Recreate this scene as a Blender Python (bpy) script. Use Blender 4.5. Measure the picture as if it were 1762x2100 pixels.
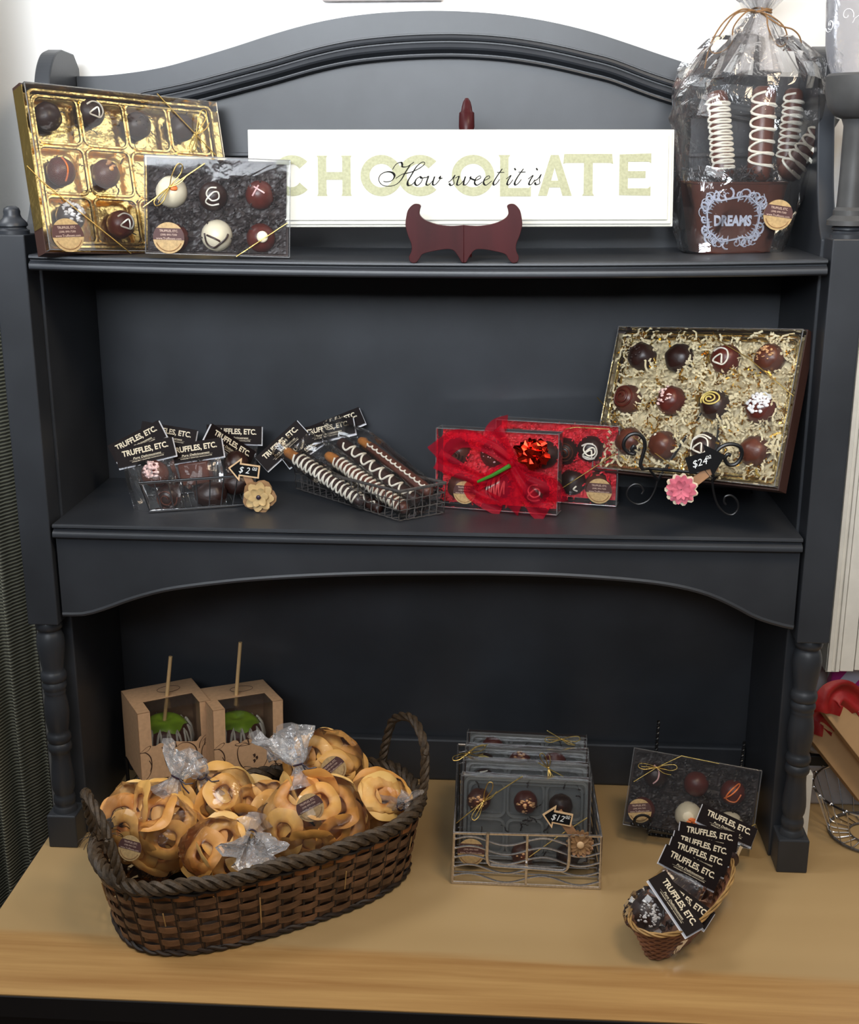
import bpy, math, random
from mathutils import Matrix, Vector, noise
R_ = random.Random(7)
for o in list(bpy.data.objects): bpy.data.objects.remove(o)
SC = bpy.context.scene
COL = SC.collection
# ---------------------------------------------------------------- camera
CAM_LOC = Vector((0.10922, -1.58717, 0.9896)); YAW, PIT, ROL, FPX = 0.06143, 0.28222, 0.00097, 2537.668
def _basis():
    cy, sy = math.cos(YAW), math.sin(YAW)
    f = Vector((-sy*math.cos(PIT), cy*math.cos(PIT), -math.sin(PIT))); r = Vector((cy, sy, 0)); u = r.cross(f)
    c, s = math.cos(ROL), math.sin(ROL)
    return c*r+s*u, -s*r+c*u, f
RT, UP, FW = _basis()
cam = bpy.data.cameras.new('camera'); cam.sensor_fit = 'HORIZONTAL'; cam.sensor_width = 36; cam.lens = FPX/1762*36
cam.clip_start = .01; cam.clip_end = 50
camo = bpy.data.objects.new('camera', cam); COL.objects.link(camo)
camo.matrix_world = Matrix(((RT.x, UP.x, -FW.x, CAM_LOC.x), (RT.y, UP.y, -FW.y, CAM_LOC.y), (RT.z, UP.z, -FW.z, CAM_LOC.z), (0, 0, 0, 1)))
SC.camera = camo
def ray(px, py): return RT*((px-881)/FPX) - UP*((py-1050)/FPX) + FW
def at(px, py, y):
    r = ray(px, py); return CAM_LOC + r*((y-CAM_LOC.y)/r.y)
def atz(px, py, z):
    r = ray(px, py); return CAM_LOC + r*((z-CAM_LOC.z)/r.z)
def onbox(M, px, py, yl=0.0):
    Mi = M.inverted(); o = Mi @ CAM_LOC; d = Mi.to_3x3() @ ray(px, py)
    t = (yl-o.y)/d.y; return o + d*t
# ---------------------------------------------------------------- world, lights, exposure
SC.view_settings.view_transform = 'Standard'; SC.view_settings.look = 'None'; SC.view_settings.gamma = 1
SC.view_settings.use_curve_mapping = False; SC.view_settings.exposure = 0.0
SC.cycles.transparent_max_bounces = 48; SC.cycles.max_bounces = 10
W = bpy.data.worlds.new('world'); SC.world = W; W.use_nodes = True
_N, _L = W.node_tree.nodes, W.node_tree.links   # bright white ceiling overhead, dim shop around, dark floor
_tc = _N.new('ShaderNodeTexCoord'); _sx = _N.new('ShaderNodeSeparateXYZ'); _rp = _N.new('ShaderNodeValToRGB'); _L.new(_tc.outputs['Generated'], _sx.inputs[0]); _mr = _N.new('ShaderNodeMapRange')
_mr.inputs['From Min'].default_value = -1; _L.new(_sx.outputs[2], _mr.inputs[0]); _L.new(_mr.outputs[0], _rp.inputs[0]); _L.new(_rp.outputs[0], _N['Background'].inputs[0]); _N['Background'].inputs[1].default_value = 1.0
_e = _rp.color_ramp.elements; _e[0].position = .40; _e[0].color = (.010, .009, .008, 1); _e[1].position = .86; _e[1].color = (.40, .42, .44, 1)
for _p, _c in ((.5, (.045, .045, .045, 1)), (.62, (.12, .13, .14, 1)), (.72, (.30, .32, .34, 1))):
    _x = _e.new(_p); _x.color = _c
def area(name, loc, target, sx, sy, energy, col, spread=180):
    l = bpy.data.lights.new(name, 'AREA'); l.shape = 'RECTANGLE'; l.size = sx; l.size_y = sy; l.energy = energy; l.color = col
    o = bpy.data.objects.new(name, l); COL.objects.link(o); o.location = loc
    o.rotation_euler = (Vector(target)-Vector(loc)).to_track_quat('-Z', 'Y').to_euler()
    l.spread = math.radians(spread)
    return o
area('front_window', (-.30, -2.05, 1.50), (-.05, .2, 1.14), 1.7, .5, 8.5, (0.88, 0.94, 1.0), 50)
area('window_light', (-.45, -1.25, 1.80), (-.1, .2, 1.12), 1.2, .6, 9, (0.94, 0.97, 1.0))
area('shop_light', (.60, -.85, 1.85), (.1, -.15, 0), .4, .4, 11.5, (1.0, 0.80, 0.56))
area('side_window', (-1.5, -.12, 2.25), (-.4, .285, 1.1), .7, .7, 20, (.95, .98, 1.0))
area('far_window', (2.3, -.42, 2.15), (-.3, .05, .95), 1.0, .8, 7, (.97, .98, 1.0))
# ---------------------------------------------------------------- materials
def nodes(m): m.use_nodes = True; return m.node_tree.nodes, m.node_tree.links
MATS = {}
def mat(name, col, rough=.5, metal=0, spec=.5, nscale=0, namt=.15, bscale=0, bstr=.2, coat=0, stretch=None, bdist=.002):
    if name in MATS: return MATS[name]
    m = bpy.data.materials.new(name); N, L = nodes(m); b = N['Principled BSDF']
    b.inputs['Base Color'].default_value = (*col, 1); b.inputs['Roughness'].default_value = rough
    b.inputs['Metallic'].default_value = metal; b.inputs['Specular IOR Level'].default_value = spec
    if coat: b.inputs['Coat Weight'].default_value = coat; b.inputs['Coat Roughness'].default_value = .12
    tc = N.new('ShaderNodeTexCoord'); mp = N.new('ShaderNodeMapping'); L.new(tc.outputs['Object'], mp.inputs[0])
    if stretch: mp.inputs['Scale'].default_value = stretch
    if not nscale: nscale, namt = 40, .05
    n = N.new('ShaderNodeTexNoise'); n.inputs['Scale'].default_value = nscale; n.inputs['Detail'].default_value = 4
    L.new(mp.outputs[0], n.inputs[0])
    r = N.new('ShaderNodeMapRange'); r.inputs['From Min'].default_value = .3; r.inputs['From Max'].default_value = .7
    r.inputs['To Min'].default_value = 1-namt; r.inputs['To Max'].default_value = 1+namt; L.new(n.outputs[0], r.inputs[0])
    h = N.new('ShaderNodeMix'); h.data_type = 'RGBA'; h.blend_type = 'MULTIPLY'; h.inputs[0].default_value = 1
    h.inputs[6].default_value = (*col, 1); L.new(r.outputs[0], h.inputs[7]); L.new(h.outputs[2], b.inputs['Base Color'])
    if bscale:
        n2 = N.new('ShaderNodeTexNoise'); n2.inputs['Scale'].default_value = bscale; n2.inputs['Detail'].default_value = 3
        L.new(mp.outputs[0], n2.inputs[0])
        bp = N.new('ShaderNodeBump'); bp.inputs['Strength'].default_value = bstr; bp.inputs['Distance'].default_value = bdist
        L.new(n2.outputs[0], bp.inputs['Height']); L.new(bp.outputs[0], b.inputs['Normal'])
    MATS[name] = m; return m
def film(name, tint=(.96, .96, .96), rough=.06, ior=1.5, haze=.04, bscale=60, bstr=.5, hazecol=(.8, .8, .82), gain=1.0):
    if name in MATS: return MATS[name]
    m = bpy.data.materials.new(name); N, L = nodes(m); N.remove(N['Principled BSDF']); out = N['Material Output']
    t = N.new('ShaderNodeBsdfTransparent'); t.inputs[0].default_value = (*tint, 1)
    g = N.new('ShaderNodeBsdfGlossy'); g.inputs['Roughness'].default_value = rough; g.inputs[0].default_value = (1, 1, 1, 1)
    fr = N.new('ShaderNodeFresnel'); fr.inputs[0].default_value = ior
    if bscale:
        tc = N.new('ShaderNodeTexCoord'); n = N.new('ShaderNodeTexNoise'); n.inputs['Scale'].default_value = bscale; n.inputs['Detail'].default_value = 4
        n.inputs['Distortion'].default_value = .6
        L.new(tc.outputs['Object'], n.inputs[0]); bp = N.new('ShaderNodeBump'); bp.inputs['Strength'].default_value = bstr; bp.inputs['Distance'].default_value = .004
        L.new(n.outputs[0], bp.inputs['Height']); L.new(bp.outputs[0], g.inputs['Normal']); L.new(bp.outputs[0], fr.inputs['Normal'])
    mu = N.new('ShaderNodeMath'); mu.operation = 'MULTIPLY'; mu.inputs[1].default_value = gain; mu.use_clamp = True; L.new(fr.outputs[0], mu.inputs[0])
    mx = N.new('ShaderNodeMixShader'); L.new(mu.outputs[0], mx.inputs[0]); L.new(t.outputs[0], mx.inputs[1]); L.new(g.outputs[0], mx.inputs[2])
    d = N.new('ShaderNodeBsdfDiffuse'); d.inputs[0].default_value = (*hazecol, 1)
    m2 = N.new('ShaderNodeMixShader'); m2.inputs[0].default_value = haze; L.new(mx.outputs[0], m2.inputs[1]); L.new(d.outputs[0], m2.inputs[2])
    L.new(m2.outputs[0], out.inputs[0]); MATS[name] = m; return m
M_PAINT = mat('black_paint', (.031, .034, .040), .40, spec=.42, nscale=7, namt=.25, bscale=160, bstr=.10, bdist=.0006)
M_WALL = mat('white_wall', (.86, .85, .83), .8, nscale=3, namt=.02, bscale=120, bstr=.15)
M_FLOOR = mat('floor_wood', (.10, .06, .035), .5, nscale=6, namt=.3)
M_WHITE = mat('white_trim_paint', (.78, .76, .70), .45)
M_SIGN = mat('sign_cream', (.66, .65, .59), .7, spec=.12, nscale=8, namt=.015)
M_SIGNL = mat('sign_letter_green', (.40, .40, .265), .75, spec=.1, nscale=300, namt=.12)
M_INK = mat('black_ink', (.012, .012, .012), .8, spec=.05)
M_MAHOG = mat('mahogany', (.042, .005, .006), .42, spec=.18, coat=.04, nscale=30, namt=.3, stretch=(1, 1, .2))
M_GOLD = mat('gold_foil', (.80, .58, .22), .2, metal=1, bscale=45, bstr=.55, bdist=.004)
M_CORD = mat('gold_cord', (.78, .55, .18), .28, metal=1, bscale=900, bstr=.3)
M_BOXBROWN = mat('brown_board', (.045, .018, .013), .5)
M_ACRYL = film('clear_lid', (.96, .96, .96), .035, 1.46, .012, 14, .12, gain=.8)
M_ACRYLEDGE = film('clear_lid_edge', (.8, .8, .8), .12, 1.6, .10, 0)
M_TRAYCLEAR = film('clear_inner_tray', (.86, .86, .88), .15, 1.5, .24, 40, .3, (.55, .58, .56))
M_CELLO = film('cellophane', (.97, .97, .97), .09, 1.5, .022, 30, .8, gain=1.5)
M_CELLOB = film('bag_cellophane', (.99, .99, .99), .08, 1.38, .010, 30, .6, gain=1.1)
M_CELLO2 = film('cellophane_gathered', (.93, .93, .93), .12, 1.55, .22, 90, 1.0, (.75, .72, .72), gain=1.3)
M_BAG = film('bag_film', (.985, .985, .985), .07, 1.40, .014, 26, .6, gain=1.0)
M_DARKCHOC = mat('dark_chocolate', (.030, .011, .008), .38, nscale=80, namt=.2, bscale=150, bstr=.15)
M_MILKCHOC = mat('milk_chocolate', (.10, .030, .018), .36, nscale=80, namt=.2, bscale=150, bstr=.15)
M_REDCHOC = mat('red_brown_chocolate', (.10, .018, .012), .35, nscale=80, namt=.2)
M_WHITECHOC = mat('white_chocolate', (.78, .70, .52), .4, nscale=60, namt=.04)
M_ICING = mat('white_icing', (.80, .76, .66), .45)
M_PINKICING = mat('pink_icing', (.68, .42, .42), .45)
M_YELLOW = mat('yellow_icing', (.72, .58, .18), .45)
M_ORANGE = mat('orange_icing', (.80, .20, .05), .45)
M_NUT = mat('chopped_nuts', (.55, .30, .14), .6, nscale=200, namt=.3)
M_COCO = mat('coconut_flakes', (.78, .78, .80), .6)
M_MINT = mat('peppermint_bits', (.80, .55, .52), .5, nscale=260, namt=.6)
M_SHREDC = mat('cream_paper_shred', (.82, .71, .46), .6, nscale=60, namt=.15)
M_SHREDG = mat('gold_foil_shred', (.85, .58, .15), .18, metal=1)
M_SHREDB = mat('black_paper_shred', (.030, .022, .022), .5, nscale=120, namt=.4)
M_SHREDR = mat('red_paper_shred', (.78, .018, .035), .55, nscale=90, namt=.25)
M_KRAFT = mat('kraft_sticker', (.46, .31, .14), .6, nscale=300, namt=.18)
M_BAND = mat('sticker_band', (.075, .028, .026), .6)
M_STXT = mat('sticker_lettering', (.62, .45, .36), .6)
M_CARD = mat('black_card', (.010, .006, .006), .6, spec=.12)
M_CARDB = mat('white_card_back', (.72, .72, .76), .6)
M_CTXT = mat('cream_lettering', (.78, .68, .50), .6)
M_CHROME = mat('chrome_wire', (.62, .62, .64), .18, metal=1)
M_SILVER = mat('brushed_silver_wire', (.64, .61, .60), .30, metal=1, nscale=300, namt=.2)
M_DWIRE = mat('dark_wire', (.13, .12, .115), .45, metal=.5, nscale=200, namt=.3)
M_BWIRE = mat('black_wire', (.008, .008, .009), .35)
M_CHALK = mat('chalkboard', (.008, .008, .009), .8, spec=.1)
M_CHALKW = mat('chalk_white', (.80, .82, .82), .8)
M_TRIMWOOD = mat('pale_wood_edge', (.70, .47, .26), .6, nscale=60, namt=.15)
M_PIN = mat('clothespin_wood', (.33, .17, .08), .6, nscale=60, namt=.2)
M_TANP = mat('tan_paper', (.58, .40, .18), .7, nscale=120, namt=.15)
M_BROWNP = mat('brown_paper', (.30, .165, .07), .7, nscale=120, namt=.2)
M_PINKP = mat('pink_paper', (.62, .14, .20), .7, nscale=120, namt=.15)
M_CREAMP = mat('cream_paper', (.72, .60, .44), .7)
M_BUTTON = mat('dark_button', (.03, .015, .03), .4)
M_KBOX = mat('kraft_box', (.60, .37, .21), .7, nscale=160, namt=.08)
M_KINK = mat('brown_ink', (.045, .018, .010), .7)
M_APPLE = mat('green_apple', (.24, .42, .02), .25, nscale=30, namt=.35)
M_STICK = mat('wood_stick', (.66, .43, .20), .6, nscale=80, namt=.12, stretch=(1, 1, .05))
M_WICK = mat('brown_wicker_strip', (.135, .066, .032), .42, nscale=25, namt=.55, bscale=200, bstr=.3, stretch=(1, 1, 2))
M_WICKD = mat('dark_wicker', (.022, .012, .007), .6, nscale=60, namt=.4)
M_ROPE = mat('dark_rope_willow', (.060, .038, .020), .6, nscale=90, namt=.5, bscale=240, bstr=.5)
M_OWICK = mat('orange_willow', (.24, .085, .022), .5, nscale=40, namt=.3)
M_LWICK = mat('pale_willow', (.42, .25, .09), .5, nscale=60, namt=.3)
M_RWICK = mat('reddish_wicker', (.24, .105, .058), .5, nscale=50, namt=.35)
M_TIN = mat('brown_tin', (.080, .017, .007), .5, spec=.25, nscale=14, namt=.2)
M_LAV = mat('pale_lavender_print', (.56, .57, .66), .6)
M_RAFFIA = mat('raffia', (.20, .10, .035), .7, nscale=200, namt=.3)
M_TULLE = film('red_tulle', (.95, .34, .36), .3, 1.12, .30, 0, 0, (.60, .012, .04))
M_FOILR = mat('red_foil', (.85, .035, .015), .17, metal=1)
M_GREEN = mat('green_stem', (.05, .22, .02), .45)
M_PRETZEL = mat('pretzel', (.36, .135, .03), .35, nscale=90, namt=.25)
M_BLACKT = mat('black_table_edge', (.006, .006, .007), .5)
M_RIBBONR = mat('red_ribbon', (.30, .008, .009), .55, nscale=40, namt=.25, bscale=70, bstr=.5)
M_BOOK = mat('kraft_carton', (.48, .30, .15), .7)
M_GREYPL = mat('grey_white_plastic', (.42, .39, .39), .35, bscale=14, bstr=.6, bdist=.02)
M_VASE = mat('dark_grey_metal', (.055, .055, .056), .5, nscale=30, namt=.2)
M_SWIRL = mat('white_swirl_print', (.7, .7, .72), .4)
M_GREYBAG = film('grey_gift_film', (.80, .80, .82), .12, 1.5, .22, 30, .8, (.5, .5, .53))
M_FRAMEP = mat('pale_frame', (.62, .55, .55), .5)
def ring_mat(name, inner, mid, outer):
    m = bpy.data.materials.new(name); N, L = nodes(m); b = N['Principled BSDF']; b.inputs['Roughness'].default_value = .42
    tc = N.new('ShaderNodeTexCoord'); mp = N.new('ShaderNodeMapping'); mp.inputs['Scale'].default_value = (1, 0, 1); L.new(tc.outputs['Object'], mp.inputs[0])
    ln = N.new('ShaderNodeVectorMath'); ln.operation = 'LENGTH'; L.new(mp.outputs[0], ln.inputs[0])
    n = N.new('ShaderNodeTexNoise'); n.inputs['Scale'].default_value = 70; n.inputs['Detail'].default_value = 4; L.new(tc.outputs['Object'], n.inputs[0])
    ad = N.new('ShaderNodeMath'); ad.operation = 'MULTIPLY_ADD'; ad.inputs[1].default_value = .012; L.new(n.outputs[0], ad.inputs[0]); L.new(ln.outputs['Value'], ad.inputs[2])
    mr = N.new('ShaderNodeMapRange'); mr.inputs['From Min'].default_value = .018; mr.inputs['From Max'].default_value = .048; L.new(ad.outputs[0], mr.inputs[0])
    r = N.new('ShaderNodeValToRGB'); e = r.color_ramp.elements; e[0].position = .0; e[0].color = (*inner, 1); e[1].position = .97; e[1].color = (*outer, 1)
    for q, c in ((.22, mid), (.80, mid)): x = e.new(q); x.color = (*c, 1)
    L.new(mr.outputs[0], r.inputs[0]); L.new(r.outputs[0], b.inputs['Base Color'])
    bp = N.new('ShaderNodeBump'); bp.inputs['Strength'].default_value = .35; bp.inputs['Distance'].default_value = .002; L.new(n.outputs[0], bp.inputs['Height']); L.new(bp.outputs[0], b.inputs['Normal']); return m
M_RING = ring_mat('dried_apple', (.50, .19, .04), (.84, .46, .125), (.52, .20, .04)); M_RINGD = ring_mat('dried_apple_dark', (.42, .14, .03), (.74, .34, .078), (.45, .15, .03)); M_RINGP = ring_mat('dried_apple_pale', (.60, .26, .06), (.88, .55, .18), (.60, .28, .07))
# wood table top, curtain, stripes: own node trees
def wood_top():
    m = bpy.data.materials.new('birch_table_top'); N, L = nodes(m); b = N['Principled BSDF']; b.inputs['Roughness'].default_value = .34
    tc = N.new('ShaderNodeTexCoord'); mp = N.new('ShaderNodeMapping'); mp.inputs['Scale'].default_value = (1.1, 26, 1); mp.inputs['Rotation'].default_value = (0, 0, math.radians(4))
    L.new(tc.outputs['Object'], mp.inputs[0])
    n = N.new('ShaderNodeTexNoise'); n.inputs['Scale'].default_value = 1.6; n.inputs['Detail'].default_value = 7; n.inputs['Roughness'].default_value = .62; L.new(mp.outputs[0], n.inputs[0])
    mp2 = N.new('ShaderNodeMapping'); mp2.inputs['Scale'].default_value = (.5, 5, 1); mp2.inputs['Rotation'].default_value = (0, 0, math.radians(3)); L.new(tc.outputs['Object'], mp2.inputs[0])
    n2 = N.new('ShaderNodeTexNoise'); n2.inputs['Scale'].default_value = 1.4; n2.inputs['Detail'].default_value = 2; L.new(mp2.outputs[0], n2.inputs[0])
    # heartwood strip towards the front of the board (a broad darker grain band)
    sx = N.new('ShaderNodeSeparateXYZ'); L.new(tc.outputs['Object'], sx.inputs[0])
    ad = N.new('ShaderNodeMath'); ad.operation = 'MULTIPLY_ADD'; ad.inputs[1].default_value = .035; L.new(sx.outputs[0], ad.inputs[0]); L.new(sx.outputs[1], ad.inputs[2])
    ad2 = N.new('ShaderNodeMath'); ad2.operation = 'MULTIPLY_ADD'; ad2.inputs[1].default_value = .04; L.new(n.outputs[0], ad2.inputs[0]); L.new(ad.outputs[0], ad2.inputs[2])
    mr = N.new('ShaderNodeMapRange'); mr.interpolation_type = 'SMOOTHSTEP'; mr.inputs['From Min'].default_value = -.215; mr.inputs['From Max'].default_value = -.19; L.new(ad2.outputs[0], mr.inputs[0])
    r1 = N.new('ShaderNodeValToRGB'); r1.color_ramp.elements[0].position = .32; r1.color_ramp.elements[1].position = .66
    r1.color_ramp.elements[0].color = (.34, .175, .060, 1); r1.color_ramp.elements[1].color = (.50, .30, .115, 1); L.new(n.outputs[0], r1.inputs[0])
    r2 = N.new('ShaderNodeValToRGB'); r2.color_ramp.elements[0].position = .3; r2.color_ramp.elements[1].position = .7
    r2.color_ramp.elements[0].color = (.42, .28, .130, 1); r2.color_ramp.elements[1].color = (.49, .335, .162, 1); L.new(n2.outputs[0], r2.inputs[0])
    mx = N.new('ShaderNodeMix'); mx.data_type = 'RGBA'; L.new(mr.outputs[0], mx.inputs[0]); L.new(r1.outputs[0], mx.inputs[6]); L.new(r2.outputs[0], mx.inputs[7])
    L.new(mx.outputs[2], b.inputs['Base Color']); return m
M_WOOD = wood_top()
def curtain_mat():
    m = bpy.data.materials.new('ribbed_curtain'); N, L = nodes(m); b = N['Principled BSDF']; b.inputs['Roughness'].default_value = .85
    tc = N.new('ShaderNodeTexCoord'); w = N.new('ShaderNodeTexWave'); w.bands_direction = 'Z'; w.inputs['Scale'].default_value = 58; w.inputs['Distortion'].default_value = .8; w.inputs['Detail Scale'].default_value = 2
    L.new(tc.outputs['Object'], w.inputs[0]); r = N.new('ShaderNodeValToRGB'); r.color_ramp.elements[0].position = .15; r.color_ramp.elements[1].position = .6
    r.color_ramp.elements[0].color = (.055, .055, .045, 1); r.color_ramp.elements[1].color = (.24, .235, .17, 1); L.new(w.outputs[0], r.inputs[0]); L.new(r.outputs[0], b.inputs['Base Color'])
    bp = N.new('ShaderNodeBump'); bp.inputs['Strength'].default_value = .6; bp.inputs['Distance'].default_value = .003; L.new(w.outputs[0], bp.inputs['Height']); L.new(bp.outputs[0], b.inputs['Normal']); return m
M_CURT = curtain_mat()
def stripe_mat():
    m = bpy.data.materials.new('pink_white_stripes'); N, L = nodes(m); b = N['Principled BSDF']; b.inputs['Roughness'].default_value = .5
    tc = N.new('ShaderNodeTexCoord'); w = N.new('ShaderNodeTexWave'); w.bands_direction = 'DIAGONAL'; w.inputs['Scale'].default_value = 11; mp = N.new('ShaderNodeMapping'); mp.inputs['Scale'].default_value = (-1, 1, .7)
    L.new(tc.outputs['Object'], mp.inputs[0]); L.new(mp.outputs[0], w.inputs[0]); r = N.new('ShaderNodeValToRGB'); r.color_ramp.interpolation = 'CONSTANT'; r.color_ramp.elements[1].position = .5
    r.color_ramp.elements[0].color = (.55, .03, .26, 1); r.color_ramp.elements[1].color = (.62, .60, .70, 1); L.new(w.outputs[0], r.inputs[0]); L.new(r.outputs[0], b.inputs['Base Color']); return m
M_STRIPE = stripe_mat()
# ---------------------------------------------------------------- mesh builder
_txt = {}
def text_poly(s, bold=0.0):
    k = (s, bold)
    if k not in _txt:
        c = bpy.data.curves.new('t', 'FONT'); c.body = s; c.size = 1; c.offset = bold; c.resolution_u = 3
        o = bpy.data.objects.new('t', c); COL.objects.link(o); dg = bpy.context.evaluated_depsgraph_get(); dg.update()
        me = bpy.data.meshes.new_from_object(o.evaluated_get(dg))
        V = [(v.co.x, v.co.y) for v in me.vertices]; F = [tuple(p.vertices) for p in me.polygons]
        x0 = min(v[0] for v in V); x1 = max(v[0] for v in V); y0 = min(v[1] for v in V); y1 = max(v[1] for v in V)
        _txt[k] = ([((x-x0)/(x1-x0)-.5, (y-y0)/(y1-y0)-.5) for x, y in V], F)
        bpy.data.objects.remove(o); bpy.data.curves.remove(c); bpy.data.meshes.remove(me)
    return _txt[k]
def V3(p): return Vector(p)
class MB:
    def __init__(s): s.v = []; s.f = []; s.m = []
    def add(s, vs, fs, mi=0):
        b = len(s.v); s.v += [tuple(v) for v in vs]; s.f += [tuple(i+b for i in f) for f in fs]; s.m += [mi]*len(fs); return s
    def box(s, x0, x1, y0, y1, z0, z1, mi=0, M=None):
        vs = [Vector((x, y, z)) for x in (x0, x1) for y in (y0, y1) for z in (z0, z1)]
        if M is not None: vs = [M @ v for v in vs]
        return s.add(vs, [(0, 1, 3, 2), (4, 6, 7, 5), (0, 4, 5, 1), (2, 3, 7, 6), (0, 2, 6, 4), (1, 5, 7, 3)], mi)
    def tube(s, pts, r, n=8, closed=False, mi=0, flat=1.0):
        P = [Vector(p) for p in pts]; k = len(P)
        if k < 2: return s
        rr = r if isinstance(r, (list, tuple)) else [r]*k
        T = []
        for i in range(k):
            a = P[i-1] if (i > 0 or closed) else P[i]; b = P[(i+1) % k] if (i < k-1 or closed) else P[i]
            t = (b-a); T.append(t.normalized() if t.length > 1e-9 else Vector((0, 0, 1)))
        up = Vector((0, 0, 1)) if abs(T[0].z) < .9 else Vector((1, 0, 0))
        nrm = (up - T[0]*up.dot(T[0])).normalized(); vs = []
        for i in range(k):
            nrm = (nrm - T[i]*nrm.dot(T[i])); nrm = nrm.normalized() if nrm.length > 1e-6 else T[i].orthogonal().normalized()
            bn = T[i].cross(nrm)
            for j in range(n):
                a = 2*math.pi*j/n; vs.append(P[i] + (nrm*math.cos(a)*flat + bn*math.sin(a))*rr[i])
        fs = []
        for i in range(k if closed else k-1):
            i2 = (i+1) % k
            for j in range(n): fs.append((i*n+j, i*n+(j+1) % n, i2*n+(j+1) % n, i2*n+j))
        if not closed: fs += [tuple(range(n-1, -1, -1)), tuple((k-1)*n+j for j in range(n))]
        return s.add(vs, fs, mi)
    def lathe(s, prof, n=24, c=(0, 0, 0), mi=0, M=None, fn=None, caps=True):
        vs = []
        for r, z in prof:
            for j in range(n):
                a = 2*math.pi*j/n; v = Vector((r*math.cos(a), r*math.sin(a), z))
                if fn: v = fn(v, a)
                v = v + Vector(c); vs.append(M @ v if M is not None else v)
        fs = []
        for i in range(len(prof)-1):
            for j in range(n): fs.append((i*n+j, i*n+(j+1) % n, (i+1)*n+(j+1) % n, (i+1)*n+j))
        if caps: fs += [tuple(range(n-1, -1, -1)), tuple((len(prof)-1)*n+j for j in range(n))]
        return s.add(vs, fs, mi)
    def ball(s, c=(0, 0, 0), r=(1, 1, 1), nu=20, nv=12, amp=0, fr=3, seed=0, mi=0, M=None):
        vs = []; c = Vector(c); off = Vector((seed*3.7, seed*1.3, seed*2.1))
        for i in range(nv+1):
            th = math.pi*i/nv
            for j in range(nu):
                ph = 2*math.pi*j/nu; d = Vector((math.sin(th)*math.cos(ph), math.sin(th)*math.sin(ph), math.cos(th)))
                k = 1 + (amp*noise.noise(d*fr+off) if amp else 0)
                v = Vector((d.x*r[0]*k, d.y*r[1]*k, d.z*r[2]*k)) + c; vs.append(M @ v if M is not None else v)
        fs = []
        for i in range(nv):
            for j in range(nu): fs.append((i*nu+j, (i+1)*nu+j, (i+1)*nu+(j+1) % nu, i*nu+(j+1) % nu))
        return s.add(vs, fs, mi)
    def prism(s, poly, y0, y1, mi=0, M=None):
        n = len(poly); vs = [Vector((x, y0, z)) for x, z in poly] + [Vector((x, y1, z)) for x, z in poly]
        if M is not None: vs = [M @ v for v in vs]
        fs = [tuple(range(n)), tuple(range(2*n-1, n-1, -1))] + [(i, i+n, (i+1) % n+n, (i+1) % n) for i in range(n)]
        return s.add(vs, fs, mi)
    def grid(s, fn, nu, nv, mi=0, closeu=False):
        vs = [fn(i/nu, j/nv) for j in range(nv+1) for i in range(nu if closeu else nu+1)]; w = nu if closeu else nu+1
        fs = [(j*w+i, j*w+(i+1) % w, (j+1)*w+(i+1) % w, (j+1)*w+i) for j in range(nv) for i in range(nu)]
        return s.add(vs, fs, mi)
    def disc(s, cx, cz, r, y, n=32, mi=0, th=.0004):
        return s.prism([(cx+r*math.cos(2*math.pi*i/n), cz+r*math.sin(2*math.pi*i/n)) for i in range(n)], y, y+th, mi)
    def text(s, t, cx, cz, w, h, y, bold=0.0, shear=0.0, mi=0, M=None, ang=0):
        V, F = text_poly(t, bold); ca, sa = math.cos(ang), math.sin(ang); vs = []
        for x, z in V:
            X = x*w + shear*z*h; Z = z*h; v = Vector((cx+X*ca-Z*sa, y, cz+X*sa+Z*ca)); vs.append(M @ v if M is not None else v)
        return s.add(vs, F, mi)
    def pen(s, pts, y, wmin, wmax, ang=None, mi=0, M=None, th=.0003):
        # flat stroke in the xz plane, width varies with direction like a pointed nib
        n = len(pts); L = []; Rr = []
        for i in range(n):
            a = pts[max(0, i-1)]; b = pts[min(n-1, i+1)]; dx, dz = b[0]-a[0], b[1]-a[1]; l = math.hypot(dx, dz) or 1; dx /= l; dz /= l
            w = wmax if ang is None else wmin + (wmax-wmin)*max(0, (dx*math.cos(ang)+dz*math.sin(ang)))**2
            L.append((pts[i][0]-dz*w/2, pts[i][1]+dx*w/2)); Rr.append((pts[i][0]+dz*w/2, pts[i][1]-dx*w/2))
        vs = [Vector((x, y, z)) for x, z in L+Rr]
        if M is not None: vs = [M @ v for v in vs]
        return s.add(vs, [(i, i+1, n+i+1, n+i) for i in range(n-1)], mi)
    def build(s, name, mats, parent=None, smooth=True, ang=40, bevel=0, solid=0, M=None):
        me = bpy.data.meshes.new(name); me.from_pydata(s.v, [], s.f); me.update()
        mats = mats if isinstance(mats, (list, tuple)) else [mats]
        for m in mats: me.materials.append(m)
        if len(mats) > 1: me.polygons.foreach_set('material_index', s.m)
        me.polygons.foreach_set('use_smooth', [smooth]*len(me.polygons))
        if smooth and ang < 170: me.set_sharp_from_angle(angle=math.radians(ang))
        o = bpy.data.objects.new(name, me); COL.objects.link(o)
        if parent: o.parent = parent
        if M is not None: o.matrix_world = M
        if bevel:
            b = o.modifiers.new('bevel', 'BEVEL'); b.width = bevel; b.segments = 2; b.limit_method = 'ANGLE'; b.harden_normals = False
        if solid: q = o.modifiers.new('solid', 'SOLIDIFY'); q.thickness = solid
        return o
def tag(o, label, cat, group=None):
    o['label'] = label; o['category'] = cat
    if group: o['group'] = group
    return o
def thing(name, label, cat, M=None, group=None):
    o = bpy.data.objects.new(name, None); COL.objects.link(o); o.empty_display_size = .02
    if M is not None: o.matrix_world = M
    return tag(o, label, cat, group)
def struct(o): o['kind'] = 'structure'; return o
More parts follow.
